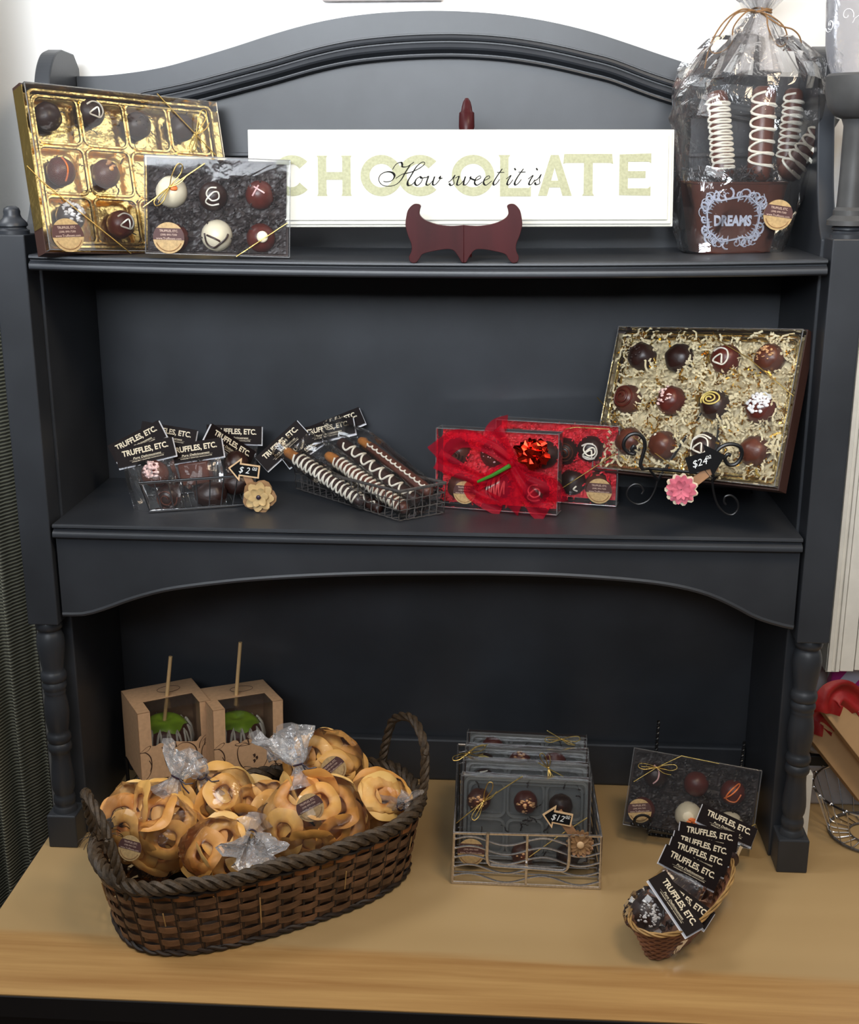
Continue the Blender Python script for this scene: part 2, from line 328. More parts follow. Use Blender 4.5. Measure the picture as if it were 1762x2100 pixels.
def pose(loc, rz=0, rx=0, ry=0):
    return Matrix.Translation(Vector(loc)) @ Matrix.Rotation(rz, 4, 'Z') @ Matrix.Rotation(rx, 4, 'X') @ Matrix.Rotation(ry, 4, 'Y')
def face(px, py, y, ang=0, tilt=0, yaw=0): return pose(at(px, py, y), yaw, tilt, -math.radians(ang))
def spline(P, n=8, closed=False):
    P = [Vector(p) if len(p) == 3 else Vector((p[0], 0, p[1])) for p in P]; k = len(P); out = []
    for i in range(k if closed else k-1):
        p0 = P[(i-1) % k] if (i > 0 or closed) else P[i]; p1 = P[i]; p2 = P[(i+1) % k]; p3 = P[(i+2) % k] if (i+2 < k or closed) else p2
        for j in range(n):
            t = j/n; out.append(.5*((2*p1)+(p2-p0)*t+(2*p0-5*p1+4*p2-p3)*t*t+(3*p1-p0-3*p2+p3)*t**3))
    if not closed: out.append(P[-1])
    return out
def sp2(P, n=8): return [(p.x, p.z) for p in spline(P, n)]
def noisev(p, f, seed=0): return Vector((noise.noise(p*f+Vector((seed, 0, 0))), noise.noise(p*f+Vector((0, seed+5, 0))), noise.noise(p*f+Vector((0, 0, seed+9)))))
# ================================================================ setting
struct(MB().box(-2.2, 2.2, .285, .33, -.75, 2.3).build('wall_back', M_WALL, smooth=False))
struct(MB().box(-2.2, 2.2, -3.2, .285, -.80, -.75).build('floor', M_FLOOR, smooth=False))
# ================================================================ table
Z1, Z2, D = .8639, .5009, .2551
t = thing('display_table', 'birch-topped table with black edging carrying the black hutch', 'table', pose((.3, 0, -.75)))
t0 = -Vector((.3, 0, -.75))
def tb(mb): mb.v = [tuple(Vector(v)+t0) for v in mb.v]; return mb
o = tb(MB().box(-.5645, 1.25, -.331, .283, -.028, 0)).build('table_top', M_WOOD, t, smooth=False); o['label'] = 'pale birch veneer top with orange grain streaks'
o.data.transform(Matrix.Translation(-t0)); o.location = t0   # keep the grain in table coordinates
b = MB().box(-.5665, 1.252, -.334, -.3312, -.030, -.0015).box(-.5667, -.5647, -.334, .283, -.030, -.0015)
tb(b).build('edge_band', M_BLACKT, t, smooth=False)
tb(MB().box(-.55, 1.24, -.318, -.295, -.13, -.0285)).build('front_apron', M_BLACKT, t, smooth=False)
for x, y in ((-.53, -.29), (1.2, -.29), (-.53, .24), (1.2, .24)):
    tb(MB().box(x-.025, x+.025, y-.025, y+.025, -.75, -.0285)).build('table_leg', M_BLACKT, t, smooth=False)
# ================================================================ hutch
HU = thing('hutch', 'black painted wooden hutch with arched crest and turned spindles standing on the table', 'hutch', pose((0, .1, 0)))
H0 = Vector((0, -.1, 0))
def hb(mb, name, parent=HU, mats=M_PAINT, **k):
    mb.v = [tuple(Vector(v)+H0) for v in mb.v]; return mb.build(name, mats, parent, **k)
h, pw = .51, .0434
prof_sp = []
for Y, r in ((645, .0175), (655, .0186), (672, .0192), (690, .0180), (697, .0155), (705, .0150), (715, .0168), (740, .0190), (775, .0198), (815, .0192), (870, .0172), (915, .0155), (938, .0150), (946, .0165), (962, .0182), (980, .0184), (996, .0172), (1003, .0152), (1010, .0160), (1022, .0172), (1036, .0172), (1048, .0158), (1056, .0150), (1064, .0158), (1072, .0150), (1085, .0148), (1110, .0160), (1150, .0174), (1195, .0178), (1245, .0168), (1290, .0150), (1308, .0142), (1318, .0160), (1335, .0174), (1352, .0174), (1364, .0155), (1372, .0146), (1380, .0162), (1398, .0174), (1416, .0170), (1428, .0148), (1440, .0136), (1480, .0138), (1530, .0150), (1580, .0162), (1625, .0168), (1660, .0160), (1684, .0138), (1692, .0135), (1705, .0152), (1725, .0160), (1745, .0154), (1756, .0138), (1764, .0150), (1775, .0165), (1797, .0175)):
    prof_sp.append((r, .3528-(Y-645)/(1797-645)*(.3528-.052)))
for sg in (-1, 1):
    cx = sg*(h+pw/2); cy = pw/2
    p = hb(MB().box(cx-pw/2, cx+pw/2, 0, pw, .3528, .8885), 'corner_post', bevel=.0018, smooth=False)
    hb(MB().lathe(prof_sp[::-1], 28, (cx, cy, 0)), 'spindle', p, ang=60)
    hb(MB().box(cx-pw/2, cx+pw/2, 0, pw, 0, .052), 'foot_block', p, bevel=.002, smooth=False)
    fp = [(.0205, .8885), (.0205, .893), (.0175, .8945), (.0165, .897), (.019, .899), (.0185, .902), (.0155, .9055), (.012, .909), (.0105, .913), (.0108, .917), (.0095, .921), (.0055, .9235), (.001, .924)]
    if sg > 0: fp = fp[:6] + [(.016, .9035), (.012, .904)]
    hb(MB().lathe(fp, 28, (cx, cy, 0)), 'finial', p, ang=50)
    sp = [(.0434, .0), (.255, .0), (.255, 1.1055), (.236, 1.1235), (.19, 1.126)] + [(y, z) for y, z in sp2([(.19, 1.126), (.160, 1.117), (.136, 1.093), (.122, 1.055), (.110, 1.01), (.092, .955), (.068, .91), (.0434, .885)], 6)][1:]
    x0, x1 = sorted((sg*.5065, sg*.5285))
    m = MB(); m.prism(sp, 0, 1); m.v = [(x0 + v[1]*(x1-x0), v[0], v[2]) for v in m.v]
    hb(m, 'side_panel', bevel=.002, smooth=False)
def arc_px(L, y): return [at(px, py, y) for px, py in L]
TOP = [(140, 156), (200, 156), (262, 150), (330, 139), (400, 120), (480, 96), (560, 70), (640, 48), (720, 33), (800, 25), (890, 22), (980, 25), (1060, 33), (1140, 47), (1220, 67), (1300, 93), (1370, 117), (1440, 138), (1520, 152), (1600, 157), (1665, 158)]
G1 = [(215, 205), (292, 187), (387, 167), (493, 139), (560, 121), (640, 98), (719, 81), (810, 71), (898, 67), (970, 68), (1037, 73), (1100, 82), (1156, 93), (1210, 106), (1260, 119), (1340, 149), (1430, 176), (1520, 196), (1590, 208)]
top = [(p.x, p.z) for p in spline(arc_px(TOP, .238), 3)]
g1 = spline(arc_px(G1, .238), 3)
inn = [(p.x, p.z-.0335*1.0) for p in g1]
# crest board: full back outline, pierced by the recessed panel (two halves joined as one face strip)
m = MB(); top_lo = [(-.506, Z1)] + [(-.506, top[0][1])] + [q for q in top if -.505 < q[0] < .505] + [(.506, top[-1][1])] + [(.506, Z1)]
m.prism(top_lo, .250, .264); hb(m, 'back_panel', smooth=False)
# raised frame above the moulding and beside it
xs = [-.506 + 1.012*i/80 for i in range(81)]
def interp(P, x):
    if x <= P[0][0]: return P[0][1] + (P[1][1]-P[0][1])/(P[1][0]-P[0][0])*(x-P[0][0])
    for a, b in zip(P, P[1:]):
        if a[0] <= x <= b[0]: return a[1]+(b[1]-a[1])*(x-a[0])/(b[0]-a[0])
    a, b = P[-2], P[-1]; return b[1]+(b[1]-a[1])/(b[0]-a[0])*(x-b[0])
gg = [(p.x, p.z) for p in g1]
poly = [(x, interp(top, x)) for x in xs] + [(x, interp(gg, x)-.002) for x in xs[::-1]]
m = MB()
for i in range(80): m.prism([poly[i], poly[i+1], poly[161-i-1], poly[161-i]], .238, .250)
hb(m, 'crest_rail', smooth=False)
prof = [(-.0006, .0), (-.0006, .0), (.004, .02), (.004, .07), (-.002, .10), (-.0035, .20), (-.002, .28), (.004, .31), (.004, .36), (-.004, .42), (-.0075, .50), (-.009, .58), (-.007, .66), (-.001, .73), (.004, .80), (.004, .84), (-.003, .86), (-.004, .93), (-.002, .96), (.006, .98), (.012, 1.0)]
def fm(u, v):
    i = min(int(v*(len(prof)-1)+.001), len(prof)-1); d, tt = prof[i]; x = -.506+1.012*u
    return Vector((x, .238+d, interp(gg, x)-.0335*tt))
hb(MB().grid(fm, 120, len(prof)-1), 'crest_moulding', ang=30)
hb(MB().box(-.506, .506, .238, .2495, Z1-.01, .9665).box(-.506, .506, .2435, .2497, .9665, .972).box(-.506, .506, .2405, .2497, .985, .9905), 'lower_rail', bevel=.0012, smooth=False)
hb(MB().box(-.527, .527, .2553, .264, 0, Z1-.005), 'back_board', smooth=False)
hb(MB().box(-.506, .506, .240, .2551, 0, .0742), 'bottom_rail', bevel=.004, smooth=False)
def shelf(zt, sag, name, front=(), rear=.2551):
    pr = [(rear, 0), (.002, 0), (-.0005, -.0015), (-.0008, -.004), (.0015, -.0058), (.0045, -.0066), (.0045, -.0082), (.0012, -.0092), (-.0018, -.0115), (-.0028, -.0145), (-.0022, -.0175), (.0005, -.0195), (.004, -.0202), (rear, -.0202)]
    def f(u, v):
        i = min(int(u*(len(pr)-1)+.001), len(pr)-1); y, z = pr[i]; x = -.5063+1.0126*v; return Vector((x, y, zt+z-sag*(1-(x/.506)**2)))
    hb(MB().grid(f, len(pr)-1, 24), name, ang=30)
shelf(Z1, .0065, 'upper_shelf'); shelf(Z2, .001, 'lower_shelf')
AR = [(115, 1262), (170, 1262), (215, 1250), (265, 1232), (330, 1214), (400, 1203), (500, 1192), (620, 1184), (760, 1179), (880, 1178), (1000, 1178), (1120, 1181), (1230, 1187), (1330, 1196), (1400, 1207), (1460, 1224), (1510, 1247), (1550, 1268), (1600, 1284), (1645, 1293)]
ap = [(p.x, p.z) for p in spline(arc_px(AR, .010), 4)]
m = MB(); xs2 = [-.5063+1.0126*i/70 for i in range(71)]
for a, b in zip(xs2, xs2[1:]): m.prism([(a, Z2-.019), (b, Z2-.019), (b, interp(ap, b)), (a, interp(ap, a))], .010, .030)
hb(m, 'apron', smooth=False)
m = MB(); m.tube([Vector((x, .013, interp(ap, x)+.002)) for x in xs2], .0042, 8); hb(m, 'apron_bead')
# ================================================================ behind / beside the hutch
m = MB()
def cf(u, v):
    x = -.592 - .30*(1-u); z = -.72 + 2.1*v
    return Vector((x, .105 + .020*math.sin(u*46+.6*math.sin(v*3)) + .004*math.sin(u*110), z))
m.grid(cf, 150, 60); cu = m.build('curtain', M_CURT, smooth=True, ang=180, solid=.002); tag(cu, 'grey-green ribbed fabric curtain hanging left of the black hutch', 'curtain')
m = MB(); P = at(785, 3, .283)
f = thing('wall_picture', 'pale picture frame hung on the white wall above the crest', 'picture', pose((P.x, .284, P.z)))
mb_ = MB()
for x0, x1, z0, z1 in ((-.085, .085, 0, .012), (-.085, .085, .148, .16), (-.085, -.073, .012, .148), (.073, .085, .012, .148)): mb_.box(x0, x1, -.012, -.001, z0, z1)
mb_.build('frame', M_FRAMEP, f, smooth=False, bevel=.002); MB().box(-.073, .073, -.005, -.001, .012, .148).build('picture_panel', M_WHITE, f, smooth=False)
# white cupboard at the right
c = thing('wall_cupboard', 'white painted cupboard with grooved frame standing behind the right post', 'cupboard', pose((.7, .2, 0)))
def cb(mb, name, **k): mb.v = [tuple(Vector(v)-Vector((.7, .2, 0))) for v in mb.v]; return mb.build(name, M_WHITE, c, smooth=False, **k)
cb(MB().box(.585, .602, .118, .28, .262, 1.02).box(.6022, 1.0, .13, .28, .262, 1.02), 'carcass')
m = MB()
for x0, x1, y0 in ((.5855, .5915, .112), (.5922, .5965, .1155), (.5975, .6030, .113), (.6045, .6240, .116)): m.box(x0, x1, y0, .1178, .264, 1.02)
cb(m, 'face_frame', bevel=.0012)
cb(MB().box(.6265, .90, .121, .1295, .264, .395).box(.6265, .90, .121, .1295, .398, 1.02), 'cupboard_door', bevel=.001)
o = MB().box(.556, .5765, .100, .115, 0, .105).build('white_board', M_WHITE, smooth=False, bevel=.001); tag(o, 'narrow white painted board standing on the table just right of the right spindle', 'board')
#==PART3==
# ================================================================ truffles and truffle boxes
BALL = {}
def truffle(label, M, r=.0195, matl=M_DARKCHOC, top=None, group=None, seed=0, amp=.06, squash=1.0):
    """top: list of (kind, data, material) decorations on the -y side"""
    s = seed % 5; k = (s, round(r, 4), matl.name, amp)
    if k not in BALL:
        mb = MB().ball((0, 0, 0), (r, r*.92, r), 26, 16, amp, 2.2, s); o = mb.build('truffle', matl, smooth=True, ang=180); BALL[k] = o.data
    else:
        o = bpy.data.objects.new('truffle', BALL[k]); COL.objects.link(o)
    o.matrix_world = M; tag(o, label, 'truffle', group)
    def surf(x, z, lift=1.0):
        q = max(0.02, 1-x*x-z*z); return Vector((x*r*lift, -math.sqrt(q)*r*.95*lift, z*r*lift))
    for kind, data, mt in (top or []):
        m = MB()
        if kind == 'line':
            for L in data: m.tube([surf(x, z, 1.03) for x, z in sp2(L, 6)], r*.062, 6)
            nm = 'drizzle'
        elif kind == 'bits':
            cx, cz, sp, n, sz = data; q = random.Random(seed+11)
            for i in range(n):
                a = q.uniform(0, 6.28); d = sp*math.sqrt(q.random()); x = cx+d*math.cos(a); z = cz+d*math.sin(a)
                if x*x+z*z > .93: continue
                p = surf(x, z, 1.02); e = sz*r*q.uniform(.6, 1.4)
                m.ball(p, (e, e*.6, e*q.uniform(.4, 1)), 6, 4, .3, 3, i)
            nm = 'sprinkles'
        elif kind == 'dot':
            cx, cz, sz = data; p = surf(cx, cz, .97); m.ball(p, (sz*r, sz*r*.45, sz*r), 16, 8); nm = 'icing_dot'
        elif kind == 'cap':
            m.ball(surf(*data[:2], .70), (r*data[2], r*.62, r*data[2]*.8), 18, 10, .12, 3, seed); nm = 'topping'
        m.build(nm, mt, o, ang=60)
    return o
def spiral(n=2.2, r0=.08, r1=.62, k=26, cx=0, cz=0, a0=0, sq=1):
    return [(cx+(r0+(r1-r0)*i/k)*math.cos(a0+2*math.pi*n*i/k), cz+sq*(r0+(r1-r0)*i/k)*math.sin(a0+2*math.pi*n*i/k)) for i in range(k+1)]
def wiggle(n, w, x0=-.7, x1=.7, k=5):
    return [(x0+(x1-x0)*i/(n*k), w*math.sin(2*math.pi*i/k)) for i in range(n*k+1)]
LOOP = [(-.55, .35), (-.1, .55), (.4, .4), (.55, -.1), (.3, -.5), (-.1, -.45), (-.45, -.3), (-.2, -.05), (.15, .1), (.2, -.45)]
CURL = [(.25, .55), (-.2, .5), (-.4, .1), (-.05, -.3), (.4, -.15), (.35, .25), (0, .2), (-.45, -.35), (-.1, -.6), (.4, -.5)]
def sticker(parent, cx, cz, r, y, rot=0, M=None):
    """round kraft sticker with a brown band of small lettering, facing -y"""
    R = Matrix.Translation((cx, y, cz)) @ Matrix.Rotation(-math.radians(rot), 4, 'Y')
    if M is not None: R = M @ R
    m = MB(); m.disc(0, 0, r, 0, 36, th=.0003); m.v = [R @ Vector(v) for v in m.v]; st = m.build('sticker', M_KRAFT, parent, smooth=False)
    m = MB(); zt, zb = .62*r, -.12*r; n = 12; P = []
    for i in range(n+1):
        z = zb+(zt-zb)*i/n; P.append((math.sqrt(r*r-z*z)*.995, z))
    m.prism(P + [(-x, z) for x, z in P[::-1]], -.00025, -.00005); m.v = [R @ Vector(v) for v in m.v]; m.build('sticker_band', M_BAND, st, smooth=False)
    m = MB(); m.text('TRUFFLES, ETC.', 0, .44*r, 1.18*r, .17*r, -.0004, .01).text('(208) 890-7200', 0, .19*r, 1.05*r, .15*r, -.0004).text('www.Trufflesetc.com', 0, -.03*r, 1.6*r, .14*r, -.0004)
    m.v = [R @ Vector(v) for v in m.v]; m.build('sticker_lettering', M_STXT, st, smooth=False)
    m = MB(); m.tube([R @ Vector((.84*r*math.cos(a), -.0002, .84*r*math.sin(a))) for a in [math.pi*(1.12+.76*i/14) for i in range(15)]], r*.035, 4); m.build('sticker_rim', M_BROWNP, st)
    return st
def shreds(parent, w, h, y0, y1, n, matl, seed, L=.018, wd=.0016, name='paper_shred', avoid=(), bed=None, inset=.006, x0=None, x1=None, z0=None, z1=None):
    q = random.Random(seed); m = MB()
    for i in range(n):
        for _ in range(12):
            x = q.uniform(x0 if x0 is not None else -w/2+inset, x1 if x1 is not None else w/2-inset); z = q.uniform(z0 if z0 is not None else inset, z1 if z1 is not None else h-inset)
            if all((x-a)**2+(z-b)**2 > (c*.8)**2 for a, b, c in avoid): break
        y = q.uniform(y0, y1); d = Vector((q.gauss(0, 1), q.gauss(0, .35), q.gauss(0, 1))).normalized(); nn = Vector((q.gauss(0, .6), -1, q.gauss(0, .6))).normalized()
        s = d.cross(nn).normalized(); k = 6; l = L*q.uniform(.5, 1.2); ww = wd*q.uniform(.7, 1.2); vs = []
        for j in range(k+1):
            p = Vector((x, y, z)) + d*(l*(j/k-.5)) + nn*(ww*.55*(1 if j % 2 else -1)) + s*(l*.08*math.sin(j*1.1+i))
            p.x = max(-w/2+.002, min(w/2-.002, p.x)); p.z = max(.002, min(h-.002, p.z)); p.y = max(y0-.003, p.y)
            vs += [p-s*ww/2, p+s*ww/2]
        m.add(vs, [(2*j, 2*j+1, 2*j+3, 2*j+2) for j in range(k)])
    if bed: m.grid(lambda u, v: Vector(((u-.5)*(w-.008), bed+.0035*noise.noise(Vector((u*w*130, v*h*130, seed)))+.002*noise.noise(Vector((u*w*330, v*h*330, seed))), .004+v*(h-.008))), 60, 44)
    o = m.build(name, matl, parent, smooth=False); o['kind'] = 'stuff'; return o
def cord(parent, M, segs, bow=None, d=.03, r=.00075):
    """segs: polylines of local (x,z) on the lid face; bow: (x, z, angle, size)"""
    o = None
    for L in segs:
        k = MB().tube([Vector((x, -.0017 if (len(p) < 3) else p[2], z)) for p in L for x, z in [p[:2]]], r, 6).build('elastic_cord', M_CORD, parent); o = o or k
    if bow:
        x, z, a, s = bow; m = MB(); ca, sa = math.cos(a), math.sin(a)
        def T(u, v, y=-.004): return Vector((x+(u*ca-v*sa)*s, y, z+(u*sa+v*ca)*s))
        for sg, k in ((1, 1.0), (-1, .9)):
            m.tube(spline([T(0, 0, -.003), T(sg*.45*k, .16, -.007), T(sg*.95*k, .20, -.010), T(sg*1.05*k, .02, -.011), T(sg*.75*k, -.10, -.009), T(sg*.3*k, -.04, -.006), T(0, 0, -.003)], 6), r*.9, 6)
        m.tube(spline([T(0, 0, -.003), T(.35, -.25, -.006), T(.75, -.34, -.006)], 5), r*.9, 6)
        m.tube(spline([T(0, 0, -.003), T(-.35, .02, -.007), T(-.8, .05, -.008)], 5), r*.9, 6)
        m.ball(T(0, 0, -.0035), (.0018, .0018, .0018), 8, 6); m.build('bow', M_CORD, o)
    return o
def open_box(m, w, h, y0, y1, t, mi=0, back=True):
    """shell open to -y"""
    m.box(-w/2, -w/2+t, y0, y1, 0, h, mi).box(w/2-t, w/2, y0, y1, 0, h, mi).box(-w/2+t, w/2-t, y0, y1, 0, t, mi).box(-w/2+t, w/2-t, y0, y1, h-t, h, mi)
    if back: m.box(-w/2+t, w/2-t, y1-t, y1, t, h-t, mi)
def clear_lid(parent, w, h, d, y0=0.0):
    """thin clear lid: front sheet and four sides, plus bright folded edges"""
    m = MB(); a, b = w/2, h; vs = [(-a, y0, 0), (a, y0, 0), (a, y0, b), (-a, y0, b), (-a, y0+d, 0), (a, y0+d, 0), (a, y0+d, b), (-a, y0+d, b)]
    m.add(vs, [(0, 1, 2, 3), (0, 4, 5, 1), (1, 5, 6, 2), (2, 6, 7, 3), (3, 7, 4, 0)])
    n = 10  # slight warp of the front sheet
    o = m.build('clear_lid', M_ACRYL, parent, smooth=False)
    m = MB(); e = .0007
    V = [Vector(v) for v in vs]
    for i, j in ((0, 1), (1, 2), (2, 3), (3, 0), (0, 4), (1, 5), (2, 6), (3, 7)): m.tube([V[i], V[j]], e, 5)
    m.build('lid_edge', M_ACRYLEDGE, o); return o
def tray(parent, w, h, y0, y1, cols, rows, matl, name='inner_tray', wall=.0022, rim=.006):
    """moulded tray: back sheet, raised rounded rim steps and cell dividers"""
    m = MB(); m.box(-w/2, w/2, y1-.001, y1, 0, h)
    def rr(x0, x1, z0, z1, y, r, rad=.01):
        P = []
        for cx, cz, a0 in ((x1-rad, z1-rad, 0), (x0+rad, z1-rad, 90), (x0+rad, z0+rad, 180), (x1-rad, z0+rad, 270)):
            for k in range(5): a = math.radians(a0+90*k/4); P.append(Vector((cx+rad*math.cos(a), y, cz+rad*math.sin(a))))
        m.tube(P, r, 6, closed=True)
    rr(-w/2+.003, w/2-.003, .003, h-.003, y0+.0025, .0025, .008); rr(-w/2+rim+.003, w/2-rim-.003, rim+.003, h-rim-.003, y0+.006, .002, .012)
    cw, ch = (w-2*rim)/cols, (h-2*rim)/rows
    for i in range(cols):
        for j in range(rows):
            x0 = -w/2+rim+i*cw; z0 = rim+j*ch; rr(x0+.0022, x0+cw-.0022, z0+.0022, z0+ch-.0022, y0+.007, wall, .009)
    return m.build(name, matl, parent)
def placed(M, px, py, yl): p = onbox(M, px, py, yl); return M @ Matrix.Translation(p)
def loc2(M, px, py, yl=0.0): p = onbox(M, px, py, yl); return (p.x, p.z)

# ---------------------------------------------------------------- large gold box, upper left
MG = pose((-.3646, .0600, .8647), .8103, -.2868, .0635); gw, gh, gd = .2795, .2106, .032
G = thing('truffle_box', 'large gold-lined box of truffles with clear lid leaning at left of the top shelf', 'truffle box', MG)
m = MB(); open_box(m, gw+.004, gh+.004, .010, gd, .0018); m.v = [(x, y, z-.002) for x, y, z in m.v]; o = m.build('base_board', M_BOXBROWN, G, smooth=False)
m = MB(); m.box(-gw/2-.0026, -gw/2-.0021, .004, gd-.002, .03, gh-.002); m.build('gold_side_strip', M_GOLD, G, smooth=False)
tray(G, gw-.006, gh-.006, .006, gd-.003, 4, 3, M_GOLD, 'gold_tray').location = (0, 0, .003)
clear_lid(G, gw, gh, .018)
L2 = lambda px, py: loc2(MG, px, py, -.0017)
cord(G, MG, [[L2(322, 192), L2(402, 276), L2(442, 318)], [L2(55, 340), L2(86, 372), L2(269, 520)]], (*L2(402, 276), math.radians(62), .033))
st_c = L2(140, 482); sticker(G, st_c[0], st_c[1], .0215, -.0010, 3)
shreds(G, gw, gh, .012, .022, 60, M_SHREDB, 3, L=.014)
GT = [((97, 240), M_DARKCHOC, [], 'dark truffle in top left cell of the large gold box'),
      ((185, 232), M_DARKCHOC, [('line', [LOOP], M_ICING)], 'dark truffle with white loop in second top cell of the gold box'),
      ((282, 258), M_DARKCHOC, [('bits', (0, 0, .6, 16, .07), M_SHREDB)], 'dark truffle in third top cell of the large gold box'),
      ((372, 262), M_DARKCHOC, [], 'plain dark truffle under the bow in the gold box top right cell'),
      ((125, 352), M_REDCHOC, [('line', [[(-.1, .8), (.05, 0), (-.05, -.8)]], M_ORANGE)], 'reddish truffle with orange line at left middle of the gold box'),
      ((217, 357), M_MILKCHOC, [('bits', (0, .3, .35, 6, .16), M_NUT)], 'truffle with almond pieces in middle row of the gold box'),
      ((144, 445), M_DARKCHOC, [('bits', (.1, .25, .8, 60, .13), M_COCO)], 'truffle topped with white flakes behind the gold box sticker'),
      ((248, 460), M_REDCHOC, [('line', [LOOP], M_ICING)], 'red-brown truffle with thick white loop at bottom of the gold box')]
for i, (pp, mt, tp, lb) in enumerate(GT): truffle(lb, placed(MG, *pp, .018), .0185, mt, tp, 'truffles in the large gold box', seed=i)

# ---------------------------------------------------------------- six-piece clear box builder
def six_box(label, M, w, h, d, shred, ns, seed, base=M_BOXBROWN, bow=None, segs=(), stick=None, inner=M_TRAYCLEAR, group='clear six-piece truffle boxes', avoid=()):
    t = thing('truffle_box', label, 'truffle box', M, group)
    m = MB(); m.box(-w/2+.001, w/2-.001, d-.0012, d, .001, h-.001); m.build('base_card', base, t, smooth=False)
    if inner: tray(t, w-.006, h-.006, .008, d-.002, 3, 2, inner).location = (0, 0, .003)
    clear_lid(t, w, h, d)
    if ns: shreds(t, w, h, .009, d-.008, ns, shred, seed, L=.016, wd=.0022, avoid=avoid, bed=(d-.009) if ns > 100 else None)
    if segs: cord(t, M, segs, bow)
    if stick: sticker(t, *stick)
    return t
MS = pose((-.2602, -.0003, .8625), .1117, .3081*0-.20, .0404); sw, sh, sd = .177, .1179, .032
MS = pose((-.2600, .0045, .8640), .20, -.07, .040)
L2 = lambda px, py: loc2(MS, px, py, -.0017)
q = L2(346, 488)
six_box('clear box of six truffles on dark shred leaning against the gold box', MS, .1815, .1205, .027, M_SHREDB, 210, 5, inner=None,
        bow=(*L2(348, 384), math.radians(58), .030), segs=[[L2(293, 425), L2(348, 384), L2(420, 335)], [L2(485, 526), L2(590, 457)]], stick=(q[0], q[1], .0195, -.001, 0))
for i, (pp, mt, tp, lb) in enumerate([
    ((352, 394), M_WHITECHOC, [('bits', (.1, .1, .22, 5, .16), M_ORANGE)], 'white truffle under the gold bow in the small clear box'),
    ((437, 403), M_DARKCHOC, [('line', [CURL], M_ICING)], 'dark truffle with white curl in top middle of the small clear box'),
    ((533, 400), M_REDCHOC, [('line', [[(-.4, .5), (.3, .1)], [(-.1, .6), (-.5, -.1)]], M_PINKICING)], 'red-brown truffle at top right of the small clear box'),
    ((358, 488), M_REDCHOC, [('line', [spiral(2.5, .2, .75)], M_REDCHOC)], 'red truffle mostly hidden behind the small clear box sticker'),
    ((445, 483), M_WHITECHOC, [('line', [[(-.75, .1), (-.6, -.5), (-.2, -.75), (.2, -.5), (.55, -.2), (.7, .1)], [(-.6, 0), (-.1, -.2), (.2, -.35)]], M_DARKCHOC)], 'white truffle with dark drizzle in the small clear box'),
    ((535, 488), M_REDCHOC, [('dot', (.1, .08, .40), M_WHITECHOC)], 'red-brown truffle with white dot in the small clear box')]):
    truffle(lb, placed(MS, *pp, .018), .0185 if mt != M_WHITECHOC else .0200, mt, tp, 'truffles in the small clear box', seed=i+3, amp=.03)

# ---------------------------------------------------------------- sign and its easel
MSG = pose((.0498, .0601, .8983), .0796, -.1571, -.0016); sgw, sgh = .5519, .1232
S = thing('wooden_sign', 'long cream wooden sign with green and black lettering on the mahogany easel', 'sign', MSG)
m = MB(); m.box(-sgw/2, sgw/2, .0055, .015, 0, sgh).box(-sgw/2+.003, sgw/2-.003, .0028, .0056, .003, sgh-.003).box(-sgw/2+.008, sgw/2-.008, .0, .003, .008, sgh-.008)
m.build('board', M_SIGN, S, smooth=False, bevel=.0009)
SX = lambda px: (px-946.5)/875*sgw
SZ = lambda py: (463.5-py)/199.5*sgh
def cx2(X): return SX(480+X/1.8745)
def cz2(Y): return SZ(180+Y/1.8745)
m = MB(); yl = -.00035
_k = [0]
def yl_(): _k[0] += 1; return yl-.000012*_k[0]
def rect(X0, X1, Y0, Y1): m.prism([(cx2(X0), cz2(Y1)), (cx2(X1), cz2(Y1)), (cx2(X1), cz2(Y0)), (cx2(X0), cz2(Y0))], yl_(), yl+.0004)
def poly(P): m.prism([(cx2(X), cz2(Y)) for X, Y in P][::-1], yl_(), yl+.0004)
def ring(X, Y, RX, RY, w, a0=0, a1=360, flare=0):
    n = 40; O = []; I = []; yl = yl_()
    for i in range(n+1):
        a = math.radians(a0+(a1-a0)*i/n); e = abs(2*i/n-1); f = flare*max(0, e-.7)/.3
        O.append(Vector((cx2(X+(RX+f*.5)*math.cos(a)), yl, cz2(Y-(RY+f*.5)*math.sin(a))))); I.append(Vector((cx2(X+(RX-w-f)*math.cos(a)), yl, cz2(Y-(RY-w-f)*math.sin(a)))))
    m.add(O+I, [(i, i+1, n+2+i, n+1+i) for i in range(n)])
ring(222, 336, 78, 78, 34, 42, 318, 5)
rect(322, 354, 262, 412); rect(415, 447, 262, 412); rect(354, 415, 322, 352)
for X in (322, 415): poly([(X-4, 260), (X+36, 260), (X+32, 268), (X, 268)]); poly([(X-4, 414), (X, 404), (X+32, 404), (X+36, 414)])
ring(565, 336, 80, 79, 34)
ring(712, 336, 84, 79, 34, 42, 318, 5)
ring(917, 336, 82, 79, 34)
rect(1021, 1053, 260, 414); poly([(1021, 384), (1132, 384), (1140, 376), (1140, 416), (1021, 416)]); poly([(1015, 258), (1060, 258), (1053, 268), (1021, 268)])
poly([(1168, 414), (1216, 258), (1246, 258), (1298, 414), (1262, 414), (1231, 306), (1202, 414)]); rect(1205, 1260, 356, 382)
rect(1344, 1378, 262, 412); poly([(1268, 254), (1452, 254), (1456, 292), (1446, 288), (1274, 288), (1264, 292)]); poly([(1338, 414), (1344, 404), (1378, 404), (1384, 414)])
rect(1481, 1514, 256, 412); poly([(1481, 256), (1603, 252), (1603, 290), (1596, 284), (1481, 284)]); rect(1514, 1582, 320, 346); poly([(1481, 386), (1592, 386), (1602, 378), (1602, 414), (1481, 412)])
m.build('large_lettering', M_SIGNL, S, smooth=False)
m = MB(); sc = 4.637
def pp(L): return [(SX(760+X/sc), SZ(300+Y/sc)) for X, Y in sp2([(a, b) for a, b in L], 7)]
na = math.radians(-62)
